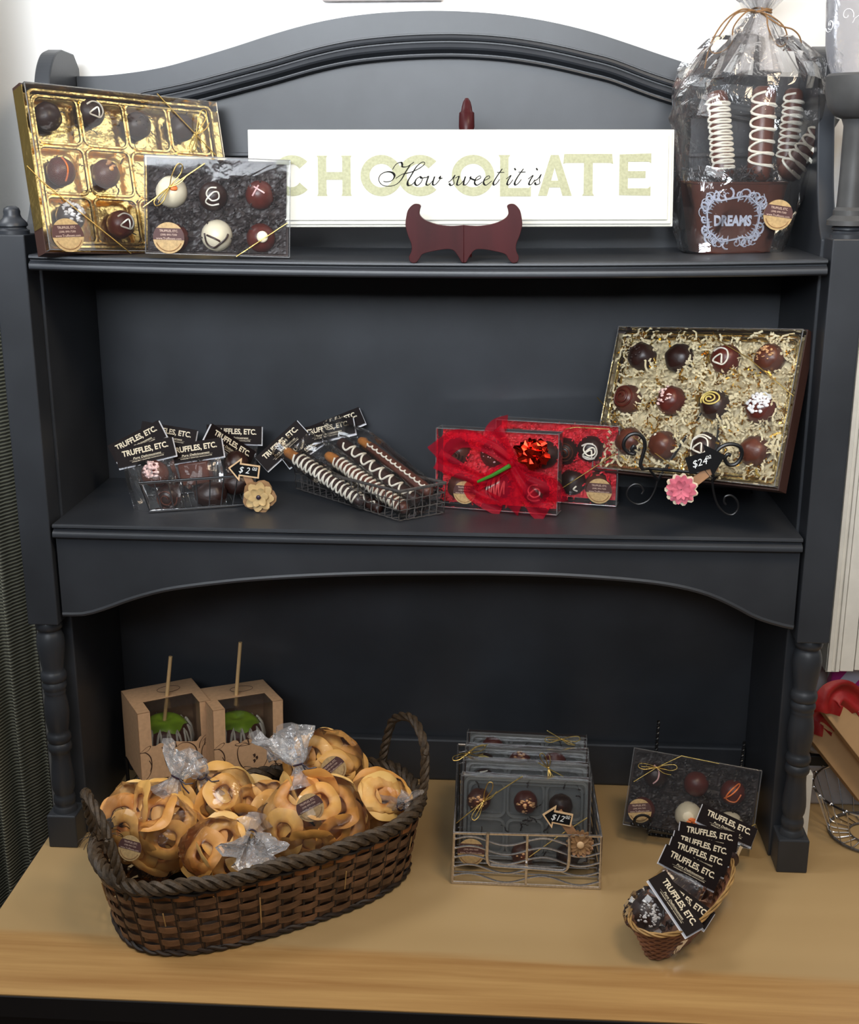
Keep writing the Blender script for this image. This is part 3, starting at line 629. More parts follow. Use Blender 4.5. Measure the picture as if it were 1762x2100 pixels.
def w(L, lo=3.5, hi=15): m.pen(pp(L), -.0008, lo*sgw/875/sc*1.6, hi*sgw/875/sc*1.5, na)
w([(205, 218), (240, 168), (285, 150), (298, 172), (300, 192), (345, 190), (410, 148)], 4, 13)
w([(375, 172), (330, 240), (290, 310), (240, 358), (170, 376), (105, 362), (75, 318), (90, 268), (145, 240), (200, 246), (224, 278), (200, 320), (150, 334), (118, 328)], 4, 15)
w([(235, 302), (300, 262), (370, 246), (450, 212), (505, 172), (508, 150), (480, 152), (430, 195), (385, 270), (350, 330), (352, 366), (385, 362), (430, 320)], 4, 15)
w([(470, 282), (430, 310), (418, 350), (440, 368), (475, 340), (488, 300), (470, 282), (480, 300), (520, 290)], 4, 12)
w([(520, 300), (545, 282), (530, 330), (525, 360), (550, 362), (590, 320), (605, 284), (590, 330), (588, 360), (615, 358), (655, 310), (662, 280), (650, 300), (680, 300)], 4, 13)
w([(742, 350), (760, 368), (790, 350), (785, 310), (800, 270), (770, 310), (735, 340)], 4, 13)
w([(800, 300), (835, 284), (822, 330), (818, 362), (845, 360), (885, 316), (898, 284), (884, 330), (882, 362), (910, 356), (945, 305), (950, 284), (945, 300), (985, 318)], 4, 13)
w([(985, 325), (1040, 300), (1035, 278), (1000, 300), (985, 345), (1010, 366), (1060, 335)], 4, 12)
w([(1070, 325), (1125, 300), (1120, 278), (1085, 300), (1070, 345), (1095, 366), (1150, 325)], 4, 12)
w([(1248, 212), (1200, 280), (1165, 340), (1170, 364), (1195, 350), (1222, 312)], 4, 14); w([(1198, 246), (1268, 246)], 4, 5)
w([(1285, 310), (1330, 275), (1305, 320), (1295, 356), (1315, 360), (1350, 315)], 4, 13); w([(1364, 220), (1376, 212)], 14, 16)
w([(1450, 212), (1400, 280), (1368, 340), (1374, 364), (1400, 350), (1430, 312)], 4, 14); w([(1402, 244), (1470, 242)], 4, 5)
w([(1495, 310), (1540, 275), (1515, 320), (1503, 356), (1525, 360), (1560, 315)], 4, 13); w([(1572, 220), (1584, 212)], 14, 16)
w([(1560, 340), (1570, 362), (1605, 350), (1602, 312), (1620, 265), (1590, 305), (1545, 335)], 4, 13)
m.build('script_lettering', M_INK, S, smooth=False)
EZ = thing('display_easel', 'dark mahogany easel with two curled front arms holding the cream sign', 'easel', pose((.0543, .03, .8585), .0))
EO = Vector((.0543, .03, .8585)); ESX = lambda px: (at(px, 500, .005)).x-EO.x
def ez(px, py, y=.005): p = at(px, py, y); return (p.x-EO.x, p.z-EO.z)
for sg, nm in ((-1, 'left'), (1, 'right')):
    half = [(952, 461), (925, 463), (895, 459), (872, 450), (862, 440), (862, 430), (864, 422), (858, 418), (848, 419), (838, 430), (834, 446), (833, 462), (838, 482), (845, 500), (845, 514), (840, 526), (843, 536), (853, 538), (861, 530), (868, 520), (890, 514), (915, 510), (930, 512), (940, 524), (947, 536), (952, 538)]
    P = [ez(px if sg < 0 else 1904-px, py) for px, py in half]
    P2 = sp2(P, 4)
    m = MB(); m.prism(P2 if sg > 0 else P2[::-1], -.034, -.024); a = m.build('front_arm', M_MAHOG, EZ, smooth=True, ang=35, bevel=.0022)
m = MB(); c0 = at(956, 240, .10)-EO
m.lathe([(.0085, 0), (.0085, c0.z-.018), (.0105, c0.z-.012), (.0100, c0.z+.006), (.0075, c0.z+.008), (.0068, c0.z+.013), (.0050, c0.z+.020), (.0022, c0.z+.0245), (.0003, c0.z+.025)], 18, (0, 0, 0))
sh = Matrix(((1, 0, c0.x/c0.z, 0), (0, 1, (c0.y-.02)/c0.z, .045), (0, 0, 1, .0), (0, 0, 0, 1)))
m.v = [sh @ Vector(v) for v in m.v]; m.build('back_post', M_MAHOG, EZ)
MB().box(-.006, .006, -.026, .06, .010, .020).build('spine', M_MAHOG, EZ, smooth=False, bevel=.001)
#==PART4==
# ================================================================ cellophane basket with dipped rods, right of the top shelf
def neckbag(name, M, prof, n, parent, mats, amp=.08, fr=60, seed=0, ell=1.0, pleat=0, pl0=0, name2=None, ridge=0):
    """bag of revolution along local z with crumples; prof: (r, z)"""
    P = prof; m = MB()
    def fn(v, a):
        f = v.z
        k = 1 + pleat*math.sin(a*11+seed+3*math.sin(a*2))*max(0, min(1, (f-pl0)/.04)) if pleat else 1
        p = Vector((v.x*k, v.y*k*ell, v.z)); d = noisev(p, fr, seed); q = noisev(p, fr*.35, seed+3)
        rr = math.hypot(v.x, v.y)
        return p + (d*.5+q)*min(rr, .05)*amp
    m.lathe(P, n, fn=fn, caps=True); o = m.build(name, mats, parent, smooth=True, ang=28); return o
DB = atz(1508, 524, Z1-.004); DM = pose((DB.x, DB.y+.052, Z1-.0035), .12)
TI = thing('gift_tin', 'brown tapered tin printed DREAMS in pale scrolls inside the cellophane bag', 'tin', DM)
def tin_pt(u, v, bulge=.0): # u -1..1 across front, v 0..1 up
    wb, wt = .050, .0655; return Vector((u*(wb+(wt-wb)*v), -.036-.010*v-.002*(1-u*u), .001+.0905*v))
m = MB(); P0 = []
for v in (0, .02, .97, 1.0, .97, .05):
    wb = .050+.0155*v; db = .036+.010*v; s_ = 1 if v < 1 and len(P0) < 4*40 else .97
    ring = []
    for i in range(40):
        a = 2*math.pi*i/40; ca, sa = math.cos(a), math.sin(a); e = .35
        ring.append(Vector((math.copysign(abs(ca)**e, ca)*wb, math.copysign(abs(sa)**e, sa)*db, .001+.0905*v)))
    P0.append(ring)
P0[4] = [Vector((v.x*.97, v.y*.96, v.z)) for v in P0[4]]; P0[5] = [Vector((v.x*.97, v.y*.96, v.z)) for v in P0[5]]
m.add([v for r in P0 for v in r], [(i*40+j, i*40+(j+1) % 40, (i+1)*40+(j+1) % 40, (i+1)*40+j) for i in range(5) for j in range(40)] + [tuple(range(39, -1, -1)), tuple(200+j for j in range(40))])
m.build('tin_body', M_TIN, TI)
m = MB(); m.tube([v+Vector((0, 0, .0005)) for v in P0[3]], .0016, 6, closed=True); m.build('rolled_rim', M_TIN, TI)
# scroll print frame: rows of curls following a rounded cartouche
def tp(u, v, y=-.0022): q = tin_pt(u*1.0, v); return Vector((q.x, -.0362-.0100*v+y+.0016, q.z))
m = MB(); q = random.Random(5)
C0 = (-.17, .50)
for i in range(46):
    a = 2*math.pi*i/46; e = .6; cu_, cv_ = math.copysign(abs(math.cos(a))**e, math.cos(a))*.66, math.copysign(abs(math.sin(a))**e, math.sin(a))*.345
    cu_ += .0; s_ = .115 if i % 2 else .15; a0 = a*2+i*1.9
    L = [(C0[0]+cu_+s_*(.12+.8*k/12)*math.cos(a0+k*.55), C0[1]+cv_+s_*.72*(.12+.8*k/12)*math.sin(a0+k*.55)) for k in range(13)]
    m.tube([tp(u, v) for u, v in L], .0016, 5, flat=.4)
for i in range(30):
    a = 2*math.pi*i/30+.05; e = .6; cu_, cv_ = math.copysign(abs(math.cos(a))**e, math.cos(a))*.52, math.copysign(abs(math.sin(a))**e, math.sin(a))*.26
    m.tube([tp(C0[0]+cu_*k, C0[1]+cv_*k) for k in (.93, 1.08, 1.25, 1.38)], [.0010, .0028, .0024, .0005], 5, flat=.4)
m.tube([tp(C0[0]+math.copysign(abs(math.cos(a))**.6, math.cos(a))*.60, C0[1]+math.copysign(abs(math.sin(a))**.6, math.sin(a))*.30*(1+.1*math.sin(a*6))) for a in [2*math.pi*i/80 for i in range(80)]], .0036, 6, closed=True, flat=.35)
m.build('scroll_print', M_LAV, TI)
m = MB(); V, F = text_poly('DREAMS', .05); m.add([tp(C0[0]+x*.88, .475+z*.16, -.0030) for x, z in V], F); m.build('dreams_lettering', M_LAV, TI, smooth=False)
m = MB(); V, F = text_poly('Sweet', .012); m.add([tp(C0[0]+x*.50+z*.06, .640+z*.13, -.0030) for x, z in V], F); m.build('sweet_lettering', M_TIN, TI, smooth=False)
shreds(TI, .125, .12, -.036, .036, 220, M_SHREDB, 21, L=.022, z0=.080, z1=.108)
def rod(label, p0, p1, r, seed, n=9, tip=None, matl=M_MILKCHOC, nm='chocolate_rod', cat='candy', grp='chocolate rods in the cellophane bag', wob=.75, thick=.085, dr=M_ICING, side=Vector((0, -1, 0)), span=(.12, .88)):
    p0, p1 = Vector(p0), Vector(p1); ax = (p1-p0); L = ax.length; z = ax.normalized(); y = (side - z*side.dot(z)).normalized()*-1; x = y.cross(z)
    M = Matrix(((x.x, y.x, z.x, p0.x), (x.y, y.y, z.y, p0.y), (x.z, y.z, z.z, p0.z), (0, 0, 0, 1)))
    t = thing(nm, label, cat, M, grp); m = MB()
    e0 = L*(0 if not tip else 0); pr = [(.15*r, 0), (.6*r, .1*r), (.9*r, .35*r), (r, .8*r), (r*1.02, L*.3), (r*.97, L*.6), (r, L-.8*r), (.9*r, L-.35*r), (.6*r, L-.1*r), (.1*r, L)]
    m.lathe(pr, 18, fn=lambda v, a: v+noisev(v, 60, seed)*r*.10); m.build('coating', matl, t, ang=180)
    if tip:
        tl = tip; pr = [(.82*r, L-tl*.1), (.86*r, L), (.80*r, L+tl*.35), (.86*r, L+tl*.6), (.70*r, L+tl*.85), (.35*r, L+tl), (.02, L+tl)] ; pr[-1] = (.0002, L+tl)
        m = MB(); m.lathe(pr, 16, fn=lambda v, a: v+noisev(v, 120, seed)*r*.16); m.build('pretzel_end', M_PRETZEL, t, ang=180)
    m = MB(); q = random.Random(seed); P = []
    for k in range(n*8+1):
        f = k/(n*8); a = wob*math.pi*.55*math.sin(2*math.pi*k/8)*(1+.1*q.gauss(0, 1)); zz = L*(span[0]+(span[1]-span[0])*f)+.25*r*math.cos(2*math.pi*k/8); P.append(Vector((math.sin(a)*r*1.06, -math.cos(a)*r*1.06, zz)))
    m.tube(spline(P, 2), r*thick*1.3, 6); m.build('drizzle', dr, t); return t
def dpx(px, py, y): return at(px, py, y)
y0 = DB.y+.04
rod('upright chocolate rod with white drizzle at left inside the cellophane bag', dpx(1484, 372, y0+.008), dpx(1470, 186, y0+.03), .0145, 1, 12)
rod('upright chocolate rod with white drizzle in the middle of the cellophane bag', dpx(1556, 372, y0+.010), dpx(1568, 176, y0+.03), .0160, 2, 6)
rod('drizzled chocolate rod behind the others at right inside the cellophane bag', dpx(1610, 350, y0+.045), dpx(1630, 180, y0+.06), .0135, 3, 9)
rod('chocolate rod leaning far right inside the cellophane bag', dpx(1606, 366, y0+.000), dpx(1692, 262, y0-.004), .0155, 4, 5)
# the cellophane bag itself
CB = thing('cellophane_bag', 'clear cellophane gift bag gathered at top around the DREAMS tin', 'gift bag', DM)
hz = at(1552, 24, DB.y+.05).z - DM.translation.z
pr = [(.058, .0005), (.066, .004), (.070, .03), (.078, .09), (.084, .13), (.094, .175), (.093, .20), (.084, .225), (.070, .25), (.050, .272), (.032, hz-.03), (.019, hz-.012), (.012, hz-.002), (.011, hz+.003), (.020, hz+.014), (.034, hz+.03), (.045, hz+.05)]
m = MB()
def cello(v, a):
    t = v.z/hz; k = 1 + .16*math.sin(a*9+2*math.sin(a*2))*max(0, t-.62)/.38 + .05*math.sin(a*5+t*6)
    x = v.x*k*1.12; y = v.y*k*(.80 if t < .6 else .72+.08*t); p = Vector((x, y, v.z))
    if t < .35:  # loose base hugs the box corners
        e = .45; r_ = math.hypot(v.x, v.y); p.x = math.copysign(abs(math.cos(a))**e, math.cos(a))*r_*1.02; p.y = math.copysign(abs(math.sin(a))**e, math.sin(a))*r_*.74
        f = t/.35; p.x = p.x*(1-f)+x*f; p.y = p.y*(1-f)+y*f
    p.x += .012*max(0, min(1, t/.6))+ .006*t + (.010*math.sin(math.pi*min(1, t/.95)) if a < 1.6 or a > 4.7 else 0)
    fc = 1 if .05 < t < .9 else .4
    return p + noisev(p, 24, 2)*.008*fc + noisev(p, 60, 8)*.0045
pr2 = []
for (r0, z0), (r1, z1) in zip(pr, pr[1:]):
    for k in range(2): pr2.append((r0+(r1-r0)*k/2, z0+(z1-z0)*k/2))
pr2.append(pr[-1])
m.lathe(pr2, 46, fn=cello, caps=False); m.build('film', M_CELLO, CB, smooth=True, ang=9)
m = MB()
for i in range(26):  # dense pleats of the gathered neck
    a = i*2.4; r_ = .010+.004*math.sin(i*3)
    L = [Vector((.022+math.cos(a)*r_*s*1.1, math.sin(a)*r_*s, hz+dz)) for s, dz in ((5.2, -.075), (2.6, -.035), (1.0, -.004), (1.0, .003), (2.0, .02), (3.4, .05))]
    L = spline(L, 4); m.grid(lambda u, v, L=L, a=a: L[min(int(v*(len(L)-1)+.001), len(L)-1)] + Vector((math.cos(a+1.2), math.sin(a+1.2), 0))*(u-.5)*.012*(.35+abs(v-.55)*2.0), 2, len(L)-1)
m.build('pleated_neck', M_CELLO2, CB, smooth=True, ang=30)
nc = Vector((.022, 0, hz)); rx = lambda px, py, dy=-.015: DM.inverted() @ (at(px, py, DB.y+.05+dy))
m = MB(); m.tube([nc+Vector((math.cos(a)*.0125, math.sin(a)*.0125, .001*math.sin(3*a))) for a in [2*math.pi*i/24 for i in range(24)]], .0016, 6, closed=True)
m.tube([nc+Vector((math.cos(a)*.0128, math.sin(a)*.0128, .003+.001*math.sin(2*a))) for a in [2*math.pi*i/24 for i in range(24)]], .0013, 6, closed=True)
for L in ([(1548, 22), (1520, 20), (1485, 45), (1460, 85), (1458, 105), (1475, 108), (1500, 90), (1505, 55), (1530, 25), (1548, 22)], [(1550, 22), (1510, 28), (1478, 70), (1455, 100), (1445, 140)], [(1556, 24), (1572, 32), (1575, 55), (1590, 88), (1605, 95), (1615, 80), (1608, 55), (1585, 35), (1560, 24)], [(1560, 26), (1600, 52), (1625, 60), (1640, 75), (1646, 100)]):
    m.tube(spline([rx(px, py, -.012-.006*math.sin(i)) for i, (px, py) in enumerate(L)], 6), .0010, 6)
m.build('raffia_tie', M_RAFFIA, CB)
sp = DM.inverted() @ at(1596, 441, DB.y-.004); sticker(CB, sp.x, sp.z, .0195, sp.y, -8)

# ---------------------------------------------------------------- vase with a gift bag on the right post (cut by the frame)
VP = Vector((h+pw/2, pw/2, .904))
VA = thing('pedestal_vase', 'dark grey pedestal vase standing on top of the right hutch post', 'vase', pose(VP))
MB().lathe([(.0255, .0), (.0255, .006), (.021, .010), (.019, .012), (.019, .018), (.0155, .022)], 32).build('foot', M_VASE, VA)
MB().lathe([(.0155, .0215), (.0150, .06), (.0155, .118), (.0185, .126)], 28).build('stem', M_VASE, VA)
MB().lathe([(.0185, .126), (.028, .130), (.036, .140), (.040, .155), (.041, .175), (.0385, .178), (.037, .16), (.030, .145), (.01, .139), (.001, .138)], 32).build('bowl', M_VASE, VA)
GB = thing('gift_bag', 'grey see-through gift bag printed with white swirls standing in the pedestal vase', 'gift bag', pose(VP+Vector((0, 0, .1395))))
m = MB(); gp = [(.006, 0), (.022, .010), (.031, .022), (.0345, .036), (.040, .05), (.046, .07), (.048, .12), (.045, .18), (.048, .24)]
gfn = lambda v, a: v+noisev(v, 34, 4)*.0035*min(1, max(0, (v.z-.03)/.04))
m.lathe(gp, 40, fn=gfn, caps=False); m.build('bag_film', M_GREYBAG, GB, smooth=True, ang=20)
m = MB(); q = random.Random(9)
for i in range(40):
    a = q.uniform(3.0, 6.2); z = q.uniform(.05, .23); r_ = .0485; s_ = q.uniform(.006, .011); dr = q.choice((-1, 1))
    L = []
    for k in range(14):
        rr = s_*(.15+.85*k/13); b = dr*k*.5+i; aa = a+rr*math.cos(b)/r_; L.append(Vector((math.cos(aa)*r_, math.sin(aa)*r_, z+rr*math.sin(b))))
    m.tube(L, .00055, 4)
m.build('swirl_print', M_SWIRL, GB)

# ================================================================ lower shelf
# ---- header-card bags
CARD = {}
def card_mesh():
    m = MB(); w, hh = .083, .027
    m.box(-w/2, w/2, -.0012, -.0007, -hh/2, hh/2, 0); m.add([(-w/2, -.0007, -hh/2), (w/2, -.0007, -hh/2), (w/2, .0006, hh/2), (-w/2, .0006, hh/2)], [(0, 1, 2, 3)], 1)
    m.box(-w/2-.0004, w/2+.0012, .0030, .0034, -hh/2-.0022, hh/2-.001, 1); m.box(-w/2, w/2, -.0008, .0032, hh/2-.0008, hh/2, 0)
    return m.build('header_card', [M_CARD, M_CARDB], None, smooth=False)
def card_text():
    m = MB(); m.text('TRUFFLES, ETC.', .001, .0040, .066, .0098, -.00135, .03); m.text('Pure Deliciousness', .002, -.0046, .040, .0030, -.00135, .01, .25)
    m.box(-.024, .026, -.0014, -.0013, -.0070, -.0068); m.text('UNIQUELY CRAFTED CHOCOLATES', .002, -.0092, .046, .0016, -.00135, .02)
    return m.build('card_lettering', M_CTXT, None, smooth=False)
def film_pouch(w, h, bulge, seed):
    m = MB(); N_ = 11
    def g(sd):
        def fn(u, v):
            e = math.sin(math.pi*u)**.6*math.sin(math.pi*min(1, v*1.0+.02))**.5 if 0 < u < 1 else 0
            x = (u-.5)*w*(1-.06*v); z = -v*h; y = .001+sd*bulge*e; p = Vector((x, y, z)); d = noisev(p+Vector((0, sd*.3, 0)), 55, seed)
            return p + Vector((d.x*.002, d.y*.004*e, d.z*.002))
        return fn
    m.grid(g(-1), N_, N_); m.grid(g(1), N_, N_); return m
_cm, _ct = card_mesh(), card_text(); bpy.context.collection.objects.unlink(_cm); bpy.context.collection.objects.unlink(_ct)
def header_bag(label, M, grp, fw=.072, fh=.075, bulge=.016, seed=0, bag=True, bagM=None, sc=1.0):
    t = thing('candy_bag', label, 'candy bag', M @ Matrix.Diagonal((sc, sc, sc, 1)), grp)
    c = _cm.copy(); COL.objects.link(c); c.parent = t; l = _ct.copy(); COL.objects.link(l); l.parent = c
    if bag:
        o = film_pouch(fw, fh, bulge, seed).build('film_pouch', M_BAG, t, smooth=True, ang=12); o.location = (0, .001, -.0125)
        if bagM is not None: o.matrix_local = bagM
    return t
def candy(label, M, kind, s, grp, seed=0):
    if kind == 'square':
        m = MB(); m.box(-s*1.25, s*1.25, -s*.7, s*.7, -s*.95, s*.95); o = m.build('chocolate_square', M_MILKCHOC, smooth=True, ang=30, bevel=s*.14); o.matrix_world = M; return tag(o, label, 'candy', grp)
    if kind == 'block':
        m = MB(); m.ball((0, 0, 0), (s*1.35, s*.9, s), 26, 16, .12, 1.6, seed); o = m.build('chocolate_piece', M_DARKCHOC, ang=180); o.matrix_world = M; return tag(o, label, 'candy', grp)
    tops = {'mint': [('bits', (-.05, .45, .62, 46, .14), M_MINT), ('bits', (-.05, .5, .5, 12, .12), M_REDCHOC)], 'coco': [('bits', (-.25, .3, .7, 60, .085), M_COCO)], 'nut': [('bits', (0, .2, .6, 22, .13), M_NUT)], 'ring': [('line', [spiral(2, .2, .8)], M_MILKCHOC)], 'plain': []}[kind]
    return truffle(label, M, s, M_MILKCHOC if kind in ('mint', 'nut') else M_DARKCHOC, tops, grp, seed)
# chrome basket
CH = thing('wire_basket', 'chrome wire basket of bagged chocolates at left of the lower shelf', 'basket', pose((-.33, .10, Z2)))
co = Vector((-.33, .10, Z2)); F0, F1 = Vector((-.3990, .060, .5455)), Vector((-.2505, .110, .5465)); ax = (F1-F0).normalized(); pn = Vector((-ax.y, ax.x, 0))
B0, B1 = F0+pn*.105, F1+pn*.105; bot = [Vector((-.388, .0650, Z2+.0022)), Vector((-.2625, .1085, Z2+.0022))]; bot = [bot[0], bot[1], bot[1]+pn*.085, bot[0]+pn*.085]; rim = [F0, F1, B1, B0]
m = MB(); m.tube([v-co for v in rim], .0022, 8, closed=True); m.build('rim', M_CHROME, CH)
m = MB(); m.tube([v-co for v in bot], .0018, 8, closed=True)
for k in range(1, 9): m.tube([bot[0]+(bot[1]-bot[0])*k/9-co, bot[3]+(bot[2]-bot[3])*k/9-co], .0007, 5)
m.build('base_wires', M_CHROME, CH)
for i, nn in ((0, 8), (1, 14), (2, 8), (3, 14)):
    m = MB(); a, b, c_, d = rim[i], rim[(i+1) % 4], bot[(i+1) % 4], bot[i]
    for k in range(nn+1):
        f = k/nn; m.tube([a+(b-a)*f-co, d+(c_-d)*f-co], .0010, 5)
    m.build('side_wires', M_CHROME, CH)
G1_ = 'bagged chocolates in the chrome basket'; G2_ = 'chocolates inside the bags in the chrome basket'
for lb, cx, cy, y, an, ti, ya, sd in (
    ('header-card bag at the back left of the chrome basket, partly hidden', 345, 891, .195, -10, -.35, .1, 1),
    ('steeply tilted header-card bag behind the front left one in the chrome basket', 281, 905, .145, 27, -.25, .05, 2),
    ('header-card bag with straight card at the back right of the chrome basket', 480, 891, .20, -1, -.2, 0, 3),
    ('header-card bag turned sideways near the price arrow in the chrome basket', 472, 914, .165, -38, -.2, .75, 4),
    ('header-card bag with a caramel square in the middle of the chrome basket', 398, 925, .125, 9, -.25, .05, 5),
    ('header-card bag at the front left of the chrome basket, over a peppermint truffle', 298, 928, .098, 13, -.3, .1, 6)):
    header_bag(lb, face(cx, cy, y, an, ti, ya), G1_, seed=sd)
for lb, cx, cy, y, k, s in (
    ('truffle with peppermint bits in the chrome basket front left', 318, 972, .098, 'mint', .0200),
    ('flat chocolate square in a bag in the middle of the chrome basket', 402, 968, .130, 'square', .0175),
    ('dark chocolate with ringed top low at the front of the chrome basket', 346, 1018, .098, 'ring', .0185),
    ('dark rounded chocolate low in the middle front of the chrome basket', 434, 1014, .118, 'block', .0185),
    ('dark chocolate behind the price arrow in the chrome basket', 484, 950, .160, 'plain', .0185),
    ('dark chocolate low at the right end of the chrome basket', 484, 992, .135, 'block', .0165)):
    candy(lb, face(cx, cy, y, 8), k, s, G2_, seed=cx % 7)
# ---- price arrows with clothespin and paper flower
def arrow_tag(label, M, w, hh, txt, left, flower, fo, pin):
    t = thing('price_arrow', label, 'price tag', M)
    hd = .40; s_ = -1 if left else 1
    P = [(s_*w/2, 0), (s_*(w/2-w*hd), hh/2), (s_*(w/2-w*hd), hh*.27), (-s_*w/2, hh*.27), (-s_*w/2, -hh*.27), (s_*(w/2-w*hd), -hh*.27), (s_*(w/2-w*hd), -hh/2)]
    if s_ > 0: P = P[::-1]
    MB().prism(P, 0, .003).build('wooden_edge', M_TRIMWOOD, t, smooth=False)
    c = .90; cx_ = s_*w*.012; Q = []
    n = len(P)
    for i in range(n):  # inset by edge offset
        a, b, d_ = Vector(P[i-1]), Vector(P[i]), Vector(P[(i+1) % n]); e1 = (b-a).normalized(); e2 = (d_-b).normalized(); n1 = Vector((-e1.y, e1.x)); n2 = Vector((-e2.y, e2.x)); bi = (n1+n2); bi = bi/(max(.3, bi.length_squared/2)); Q.append(b+bi*.0021)
    ctr = Vector((0, 0)); 
    if abs(Q[0].x) > abs(P[0][0]): Q = [Vector(P[i])*2-Q[i] for i in range(n)]
    m = MB(); m.prism([(v.x, v.y) for v in Q], -.0004, .0001); m.build('chalkboard', M_CHALK, t, smooth=False)
    o = MB(); dx = -s_*w*.10
    big, sup, bw = txt
    o.text(big, dx-w*.07, -.0004, w*bw, hh*.30, -.0007, .0, .25); o.text(sup, dx+w*(.24 if left else .20), hh*.12, w*.15, hh*.11, -.0007, .0, .25); o.box(dx+w*(.17 if left else .13), dx+w*(.31 if left else .27), -.0008, -.0006, hh*.045, hh*.06)
    o.build('chalk_price', M_CHALKW, t, smooth=False)
    (x0, z0), (x1, z1), pwid = pin; d = Vector((x1-x0, 0, z1-z0)); L = d.length; A = math.atan2(d.z, d.x); PM = Matrix.Translation(((x0+x1)/2, .004, (z0+z1)/2)) @ Matrix.Rotation(-A, 4, 'Y')
    m = MB(); m.box(-L/2, L/2, -.0005, .0025, -pwid/2, pwid/2, 0, PM); m.box(-L/2, L/2, .0035, .0065, -pwid/2, pwid/2, 0, PM); m.build('clothespin', M_PIN, t, smooth=False, bevel=.0006)
    m = MB(); m.tube([PM @ Vector((x, y, z)) for x, y, z in ((-.004, -.001, -pwid/2-.001), (-.004, -.001, pwid/2+.001), (.002, .0065, pwid/2+.001))], .0005, 5); m.build('spring', M_CHROME, t)
    fx, fz, fr = fo; f = None
    for (matl, rr, npet, wv, yy, inner) in flower:
        m = MB()
        for k in range(npet):
            a = 2*math.pi*k/npet + (.3 if inner else 0)
            def pet(u, v, a=a):
                r_ = rr*(.06+.94*v); wd = rr*wv*math.sin(math.pi*min(.97, .12+.80*v))**.7*(1 if v < .98 else .7); x = r_; s2 = (u-.5)*2*wd
                return Vector((fx+x*math.cos(a)-s2*math.sin(a), yy-.0035*v*v*(1.2 if inner else .4)+.0012*abs(u-.5)*2*math.sin(k*2+.5), fz+x*math.sin(a)+s2*math.cos(a)))
            m.grid(pet, 4, 5)
        ob = m.build('flower_petals' if f is None else 'inner_petals', matl, t if f is None else f, smooth=True, ang=60); f = f or ob
    return t, f
def fc(f, x, z, r, y, matl, nm='flower_center'): m = MB(); m.ball((x, y, z), (r, r*.5, r), 16, 8); m.build(nm, matl, f)
M1 = face(500, 964, .085, -8, -.1, .05)
t, f = arrow_tag('chalkboard price arrow pointing left reading $2.00 above a tan flower', M1, .0445, .034, ('$ 2', '00', .33), True, [(M_BROWNP, .0245, 5, .55, .002, False), (M_TANP, .0215, 8, .34, -.002, False), (M_TANP, .0140, 6, .40, -.0045, True)], (.026, -.0345, .02), ((.004, -.008), (.030, -.049), .011))
fc(f, .026, -.0345, .0034, -.0075, M_BUTTON)
# ---- dark wire basket with pretzel rods
PB = thing('wire_basket', 'dark wavy-wire tray of chocolate pretzel rods on the lower shelf', 'basket', pose((-.09, .14, Z2)))
po = Vector((-.09, .14, Z2)); A_, B_, C_ = Vector((-.205, .205, .5375)), Vector((-.0316, .040, .5450)), Vector((.0290, .0840, .5470)); D_ = A_+C_-B_
rim = [A_, B_, C_, D_]; bot = [Vector((v.x*.98-.002, v.y*.98+.003, Z2+.0022)) for v in rim]
m = MB(); m.tube([v-po for v in rim], .0022, 8, closed=True); m.build('rim', M_DWIRE, PB)
def wavy(m, a, b, n, amp, r, axis=None):
    d = b-a; ax = axis if axis is not None else Vector((d.y, -d.x, 0)).normalized(); m.tube([a+d*(k/(n*4))+ax*amp*math.sin(math.pi*.5*k) for k in range(n*4+1)], r, 5)
for i, nn in ((0, 16), (1, 6), (2, 16), (3, 6)):
    m = MB(); a, b, c_, d = rim[i]-po, rim[(i+1) % 4]-po, bot[(i+1) % 4]-po, bot[i]-po
    for k in range(nn+1): f = k/nn; wavy(m, a+(b-a)*f, d+(c_-d)*f, 2, .0008, .0008)
    for g in (.33, .66, 1.0): wavy(m, a+(d-a)*g, b+(c_-b)*g, nn, .0010, .0008)
    m.build('side_mesh', M_DWIRE, PB)
m = MB()
for k in range(1, 16): f = k/16; wavy(m, bot[0]+(bot[1]-bot[0])*f-po, bot[3]+(bot[2]-bot[3])*f-po, 5, .0005, .0007, Vector((0, 0, 1)))
m.build('base_mesh', M_DWIRE, PB)
RODS = [('pretzel rod nearest the left, white drizzled, in the dark wire tray', (745, 1030, .105), (607, 938, .185), 14, .85, 'z'), ('thick-drizzled pretzel rod with orange-brown end in the front of the wire tray', (835, 1046, .066), (690, 945, .175), 16, .9, 'z'),
        ('chocolate rod without pretzel end between the two drizzled ones in the wire tray', (856, 1030, .078), (697, 905, .200), 7, .5, None), ('pretzel rod at the back right of the wire tray with a thin white line', (884, 1012, .095), (757, 916, .195), 12, .12, 'z'),
        ('short dark chocolate rod low inside the wire tray', (782, 1046, .088), (662, 972, .165), 5, .2, None)]
for i, (lb, a, b, n, wob, tp_) in enumerate(RODS):
    rod(lb, at(*a), at(*b), .0092 if i < 4 else .008, i+20, n, .024 if tp_ else None, M_MILKCHOC if i in (1, 3) else M_DARKCHOC, 'pretzel_rod', 'pretzel', 'pretzel rods in the dark wire tray', wob, .13 if wob > .3 else .10, M_ICING, Vector((-.3, -.6, .75)), (.06, .97 if i != 2 else .9))
